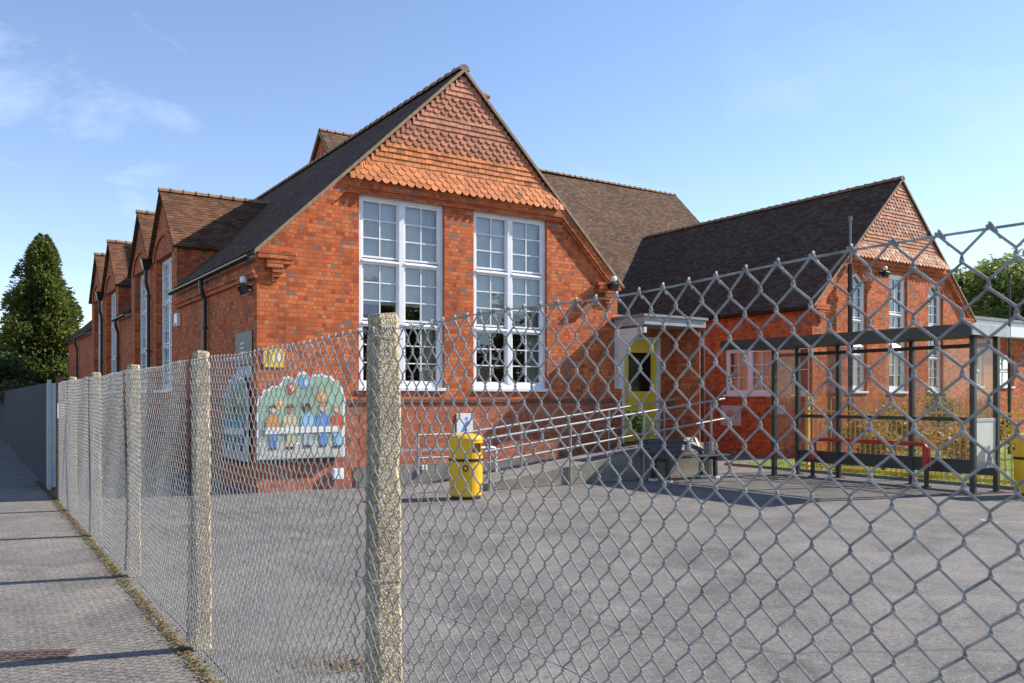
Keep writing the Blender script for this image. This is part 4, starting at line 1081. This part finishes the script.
# wires, one mesh per bay
def sm(x, k): return math.sin(x*k[0]+k[1])
def bulge(a, z): return side*(.012*math.sin(a*1.9+.7)*math.sin(z*2.1)+.006*math.sin(a*5.1+z*3))
def ztop(a):
    return ZT+.006*math.sin(a*2.3+1)+.004*math.sin(a*6.1)
def wire_bay(a0, a1, nside, rad):
    V = []; Fc = []; base = 0
    i0, i1 = int(math.ceil(a0/PW)), int(math.floor(a1/PW)); rows = int(ZT/QH)
    ang = np.arange(nside)*2*math.pi/nside
    for i in range(i0, i1):
        pts = []
        ex, hz, dp = .0011, .0050, .0026
        for r_ in range(rows+1):
            right = (r_+i) % 2 == 0
            x = (i+1)*PW+ex if right else i*PW-ex
            z = -r_*QH
            up_d = -dp if right else dp     # depth before (above) the bend
            if r_ == 0: pts.append((x, z, -up_d)); continue
            if r_ == rows: pts.append((x, z, up_d)); continue
            pts.append((x, z+hz, up_d)); pts.append((x, z-hz, -up_d))
        P = np.array([(x, MY+side*d+bulge(x, 1.8+z), ztop(x)+z*(1+.0)) for x, z, d in pts])
        P[:, 2] = np.maximum(P[:, 2], .004)
        d = np.gradient(P, axis=0); d /= np.linalg.norm(d, axis=1)[:, None]
        u = np.cross(d, (0, 1.0, 0)); u /= np.linalg.norm(u, axis=1)[:, None]; v = np.cross(d, u)
        ring = P[:, None, :]+rad*(np.cos(ang)[None, :, None]*u[:, None, :]+np.sin(ang)[None, :, None]*v[:, None, :])
        m = len(P); V.append(ring.reshape(-1, 3))
        idx = base+np.arange(m*nside).reshape(m, nside)
        q = np.stack([idx[:-1], np.roll(idx[:-1], -1, 1), np.roll(idx[1:], -1, 1), idx[1:]], -1).reshape(-1, 4)
        Fc.append(q); base += m*nside
        # knuckled end at the top: the wire doubles back down
        if (i % 2) == 0:
            x = (i+1)*PW; zt = ztop(x)
            pk = np.array([(x+.002, MY-side*.004, zt-.004), (x+.001, MY-side*.001, zt+.006), (x-.004, MY+side*.006, zt+.002), (x-.018, MY+side*.0065, zt-.020)])
            d = np.gradient(pk, axis=0); d /= np.linalg.norm(d, axis=1)[:, None]; u = np.cross(d, (0, 1.0, .01)); u /= np.linalg.norm(u, axis=1)[:, None]; v = np.cross(d, u)
            ring = pk[:, None, :]+rad*(np.cos(ang)[None, :, None]*u[:, None, :]+np.sin(ang)[None, :, None]*v[:, None, :])
            V.append(ring.reshape(-1, 3)); idx = base+np.arange(4*nside).reshape(4, nside)
            Fc.append(np.stack([idx[:-1], np.roll(idx[:-1], -1, 1), np.roll(idx[1:], -1, 1), idx[1:]], -1).reshape(-1, 4)); base += 4*nside
    V = np.concatenate(V); Fc = np.concatenate(Fc); me = bpy.data.meshes.new('wire_mesh')
    me.vertices.add(len(V)); me.vertices.foreach_set('co', V.astype(np.float32).ravel())
    me.loops.add(Fc.size); me.loops.foreach_set('vertex_index', Fc.astype(np.int32).ravel())
    me.polygons.add(len(Fc)); me.polygons.foreach_set('loop_start', np.arange(0, Fc.size, 4, dtype=np.int32))
    try: me.polygons.foreach_set('loop_total', np.full(len(Fc), 4, np.int32))
    except Exception: pass
    me.polygons.foreach_set('use_smooth', np.ones(len(Fc), bool)); me.update(calc_edges=True); me.validate()
    me.materials.append(M['wire']); o = bpy.data.objects.new('wire_mesh', me); COL.objects.link(o); o.parent = fence
bays = [-11.2]+post_a[:]+[12.2]
WR = .0023
for k, (a0, a1) in enumerate(zip(bays[:-1], bays[1:])): wire_bay(a0, a1, 6 if 1 < k < 7 else 4, WR)
for z_, lab in ((None, 0), (.955, 1), (.06, 2)):
    b = MB(); pts = []
    a = -11.2
    while a < 12.2: pts.append((a, MY-side*.003+bulge(a, z_ or 1.8), (ztop(a)-.004 if z_ is None else z_+.004*math.sin(a*1.7)))); a += .08
    b.tube(pts, .0022 if z_ is None else .0017, 6); b.build('line_wire', M['wire'], fence, smooth=True)

# ------------------------------------------------------------------ sheet steel fence and old post beyond
sf = thing('steel_sheet_fence', 'blue grey corrugated steel fence in shade beyond the chain link fence', 'fence', tuple(fl(14.1, .02)), FROT)
b = MB(); n = 560; Lf = 32.0; pts = []
for i in range(n+1):
    x = Lf*i/n; ph = (i % 4); y = (0, .0, .03, .03)[ph]*side; pts.append((x, y))
for i in range(n):
    (x0, y0), (x1, y1) = pts[i], pts[i+1]
    b.quad((x0, y0, .03), (x1, y1, .03), (x1, y1, 1.86), (x0, y0, 1.86))
b.build('corrugated_panel', M['steel'], sf)
b = MB(); b.box(.1, Lf, -side*.005, -side*.05, 1.6, 1.66); b.box(.1, Lf, -side*.005, -side*.05, .3, .36); b.build('rail', M['steel'], sf)
b = MB(); b.box(-.10, -.03, -.03-side*.02, .03-side*.02, 0, 1.92); b.build('end_post', M['greymetal'], sf, bevel=.004)
b = MB(); b.box(-.025, -.005, -side*.30, side*.02, .04, 1.86); b.build('return_sheet', simple('pale_sheet_steel', (.55,.6,.58), .5, 0, .15, 4), sf)
op = thing('timber_post', 'old brown timber post with peeling white paint at the end of the chain link fence', 'post', tuple(fl(12.32, -.03)), FROT)
b = MB(); b.box(-.055, .055, -.06, .06, 0, 1.93); b.build('shaft', M['rustwood'], op, bevel=.012)
b = MB(); b.box(-.058, -.0555, -.05, .045, 1.28, 1.52); b.build('paint_patch', M['offwhite'], op)
b = MB(); b.tube([(-.056, .0, .78), (-.07, 0, .78)], .018, 8); b.build('bolt', M['galv'], op)

# ------------------------------------------------------------------ iron cover on the footpath
cv = thing('inspection_cover', 'rectangular rusty iron inspection cover set in the footpath', 'cover', (-3.02, 5.26, -.003), R(6))
b = MB(); b.box(-.26, .26, -.1, .1, -.02, .004); b.build('frame', M['iron'], cv, bevel=.002)
b = MB()
for i in range(8):
    for j in range(3): x = -.215+i*.06; y = -.07+j*.05; b.box(x, x+.04, y, y+.032, .0041, .008)
b.build('tread_plate', M['iron'], cv)
# chalk-like paint mark on the tarmac
b = MB(); b.col = (.45,.45,.45); 
p = Vector(((985-512)/F_PX*11.0, 11.0, .004)); b.quad(p+Vector((-.05,-.25,0)), p+Vector((.05,-.25,0)), p+Vector((.045,.12,0)), p+Vector((-.02,.12,0)))
o = b.build('paint_mark', attr_mat('worn_paint', .9, .2, 12, .6)); struct(o)
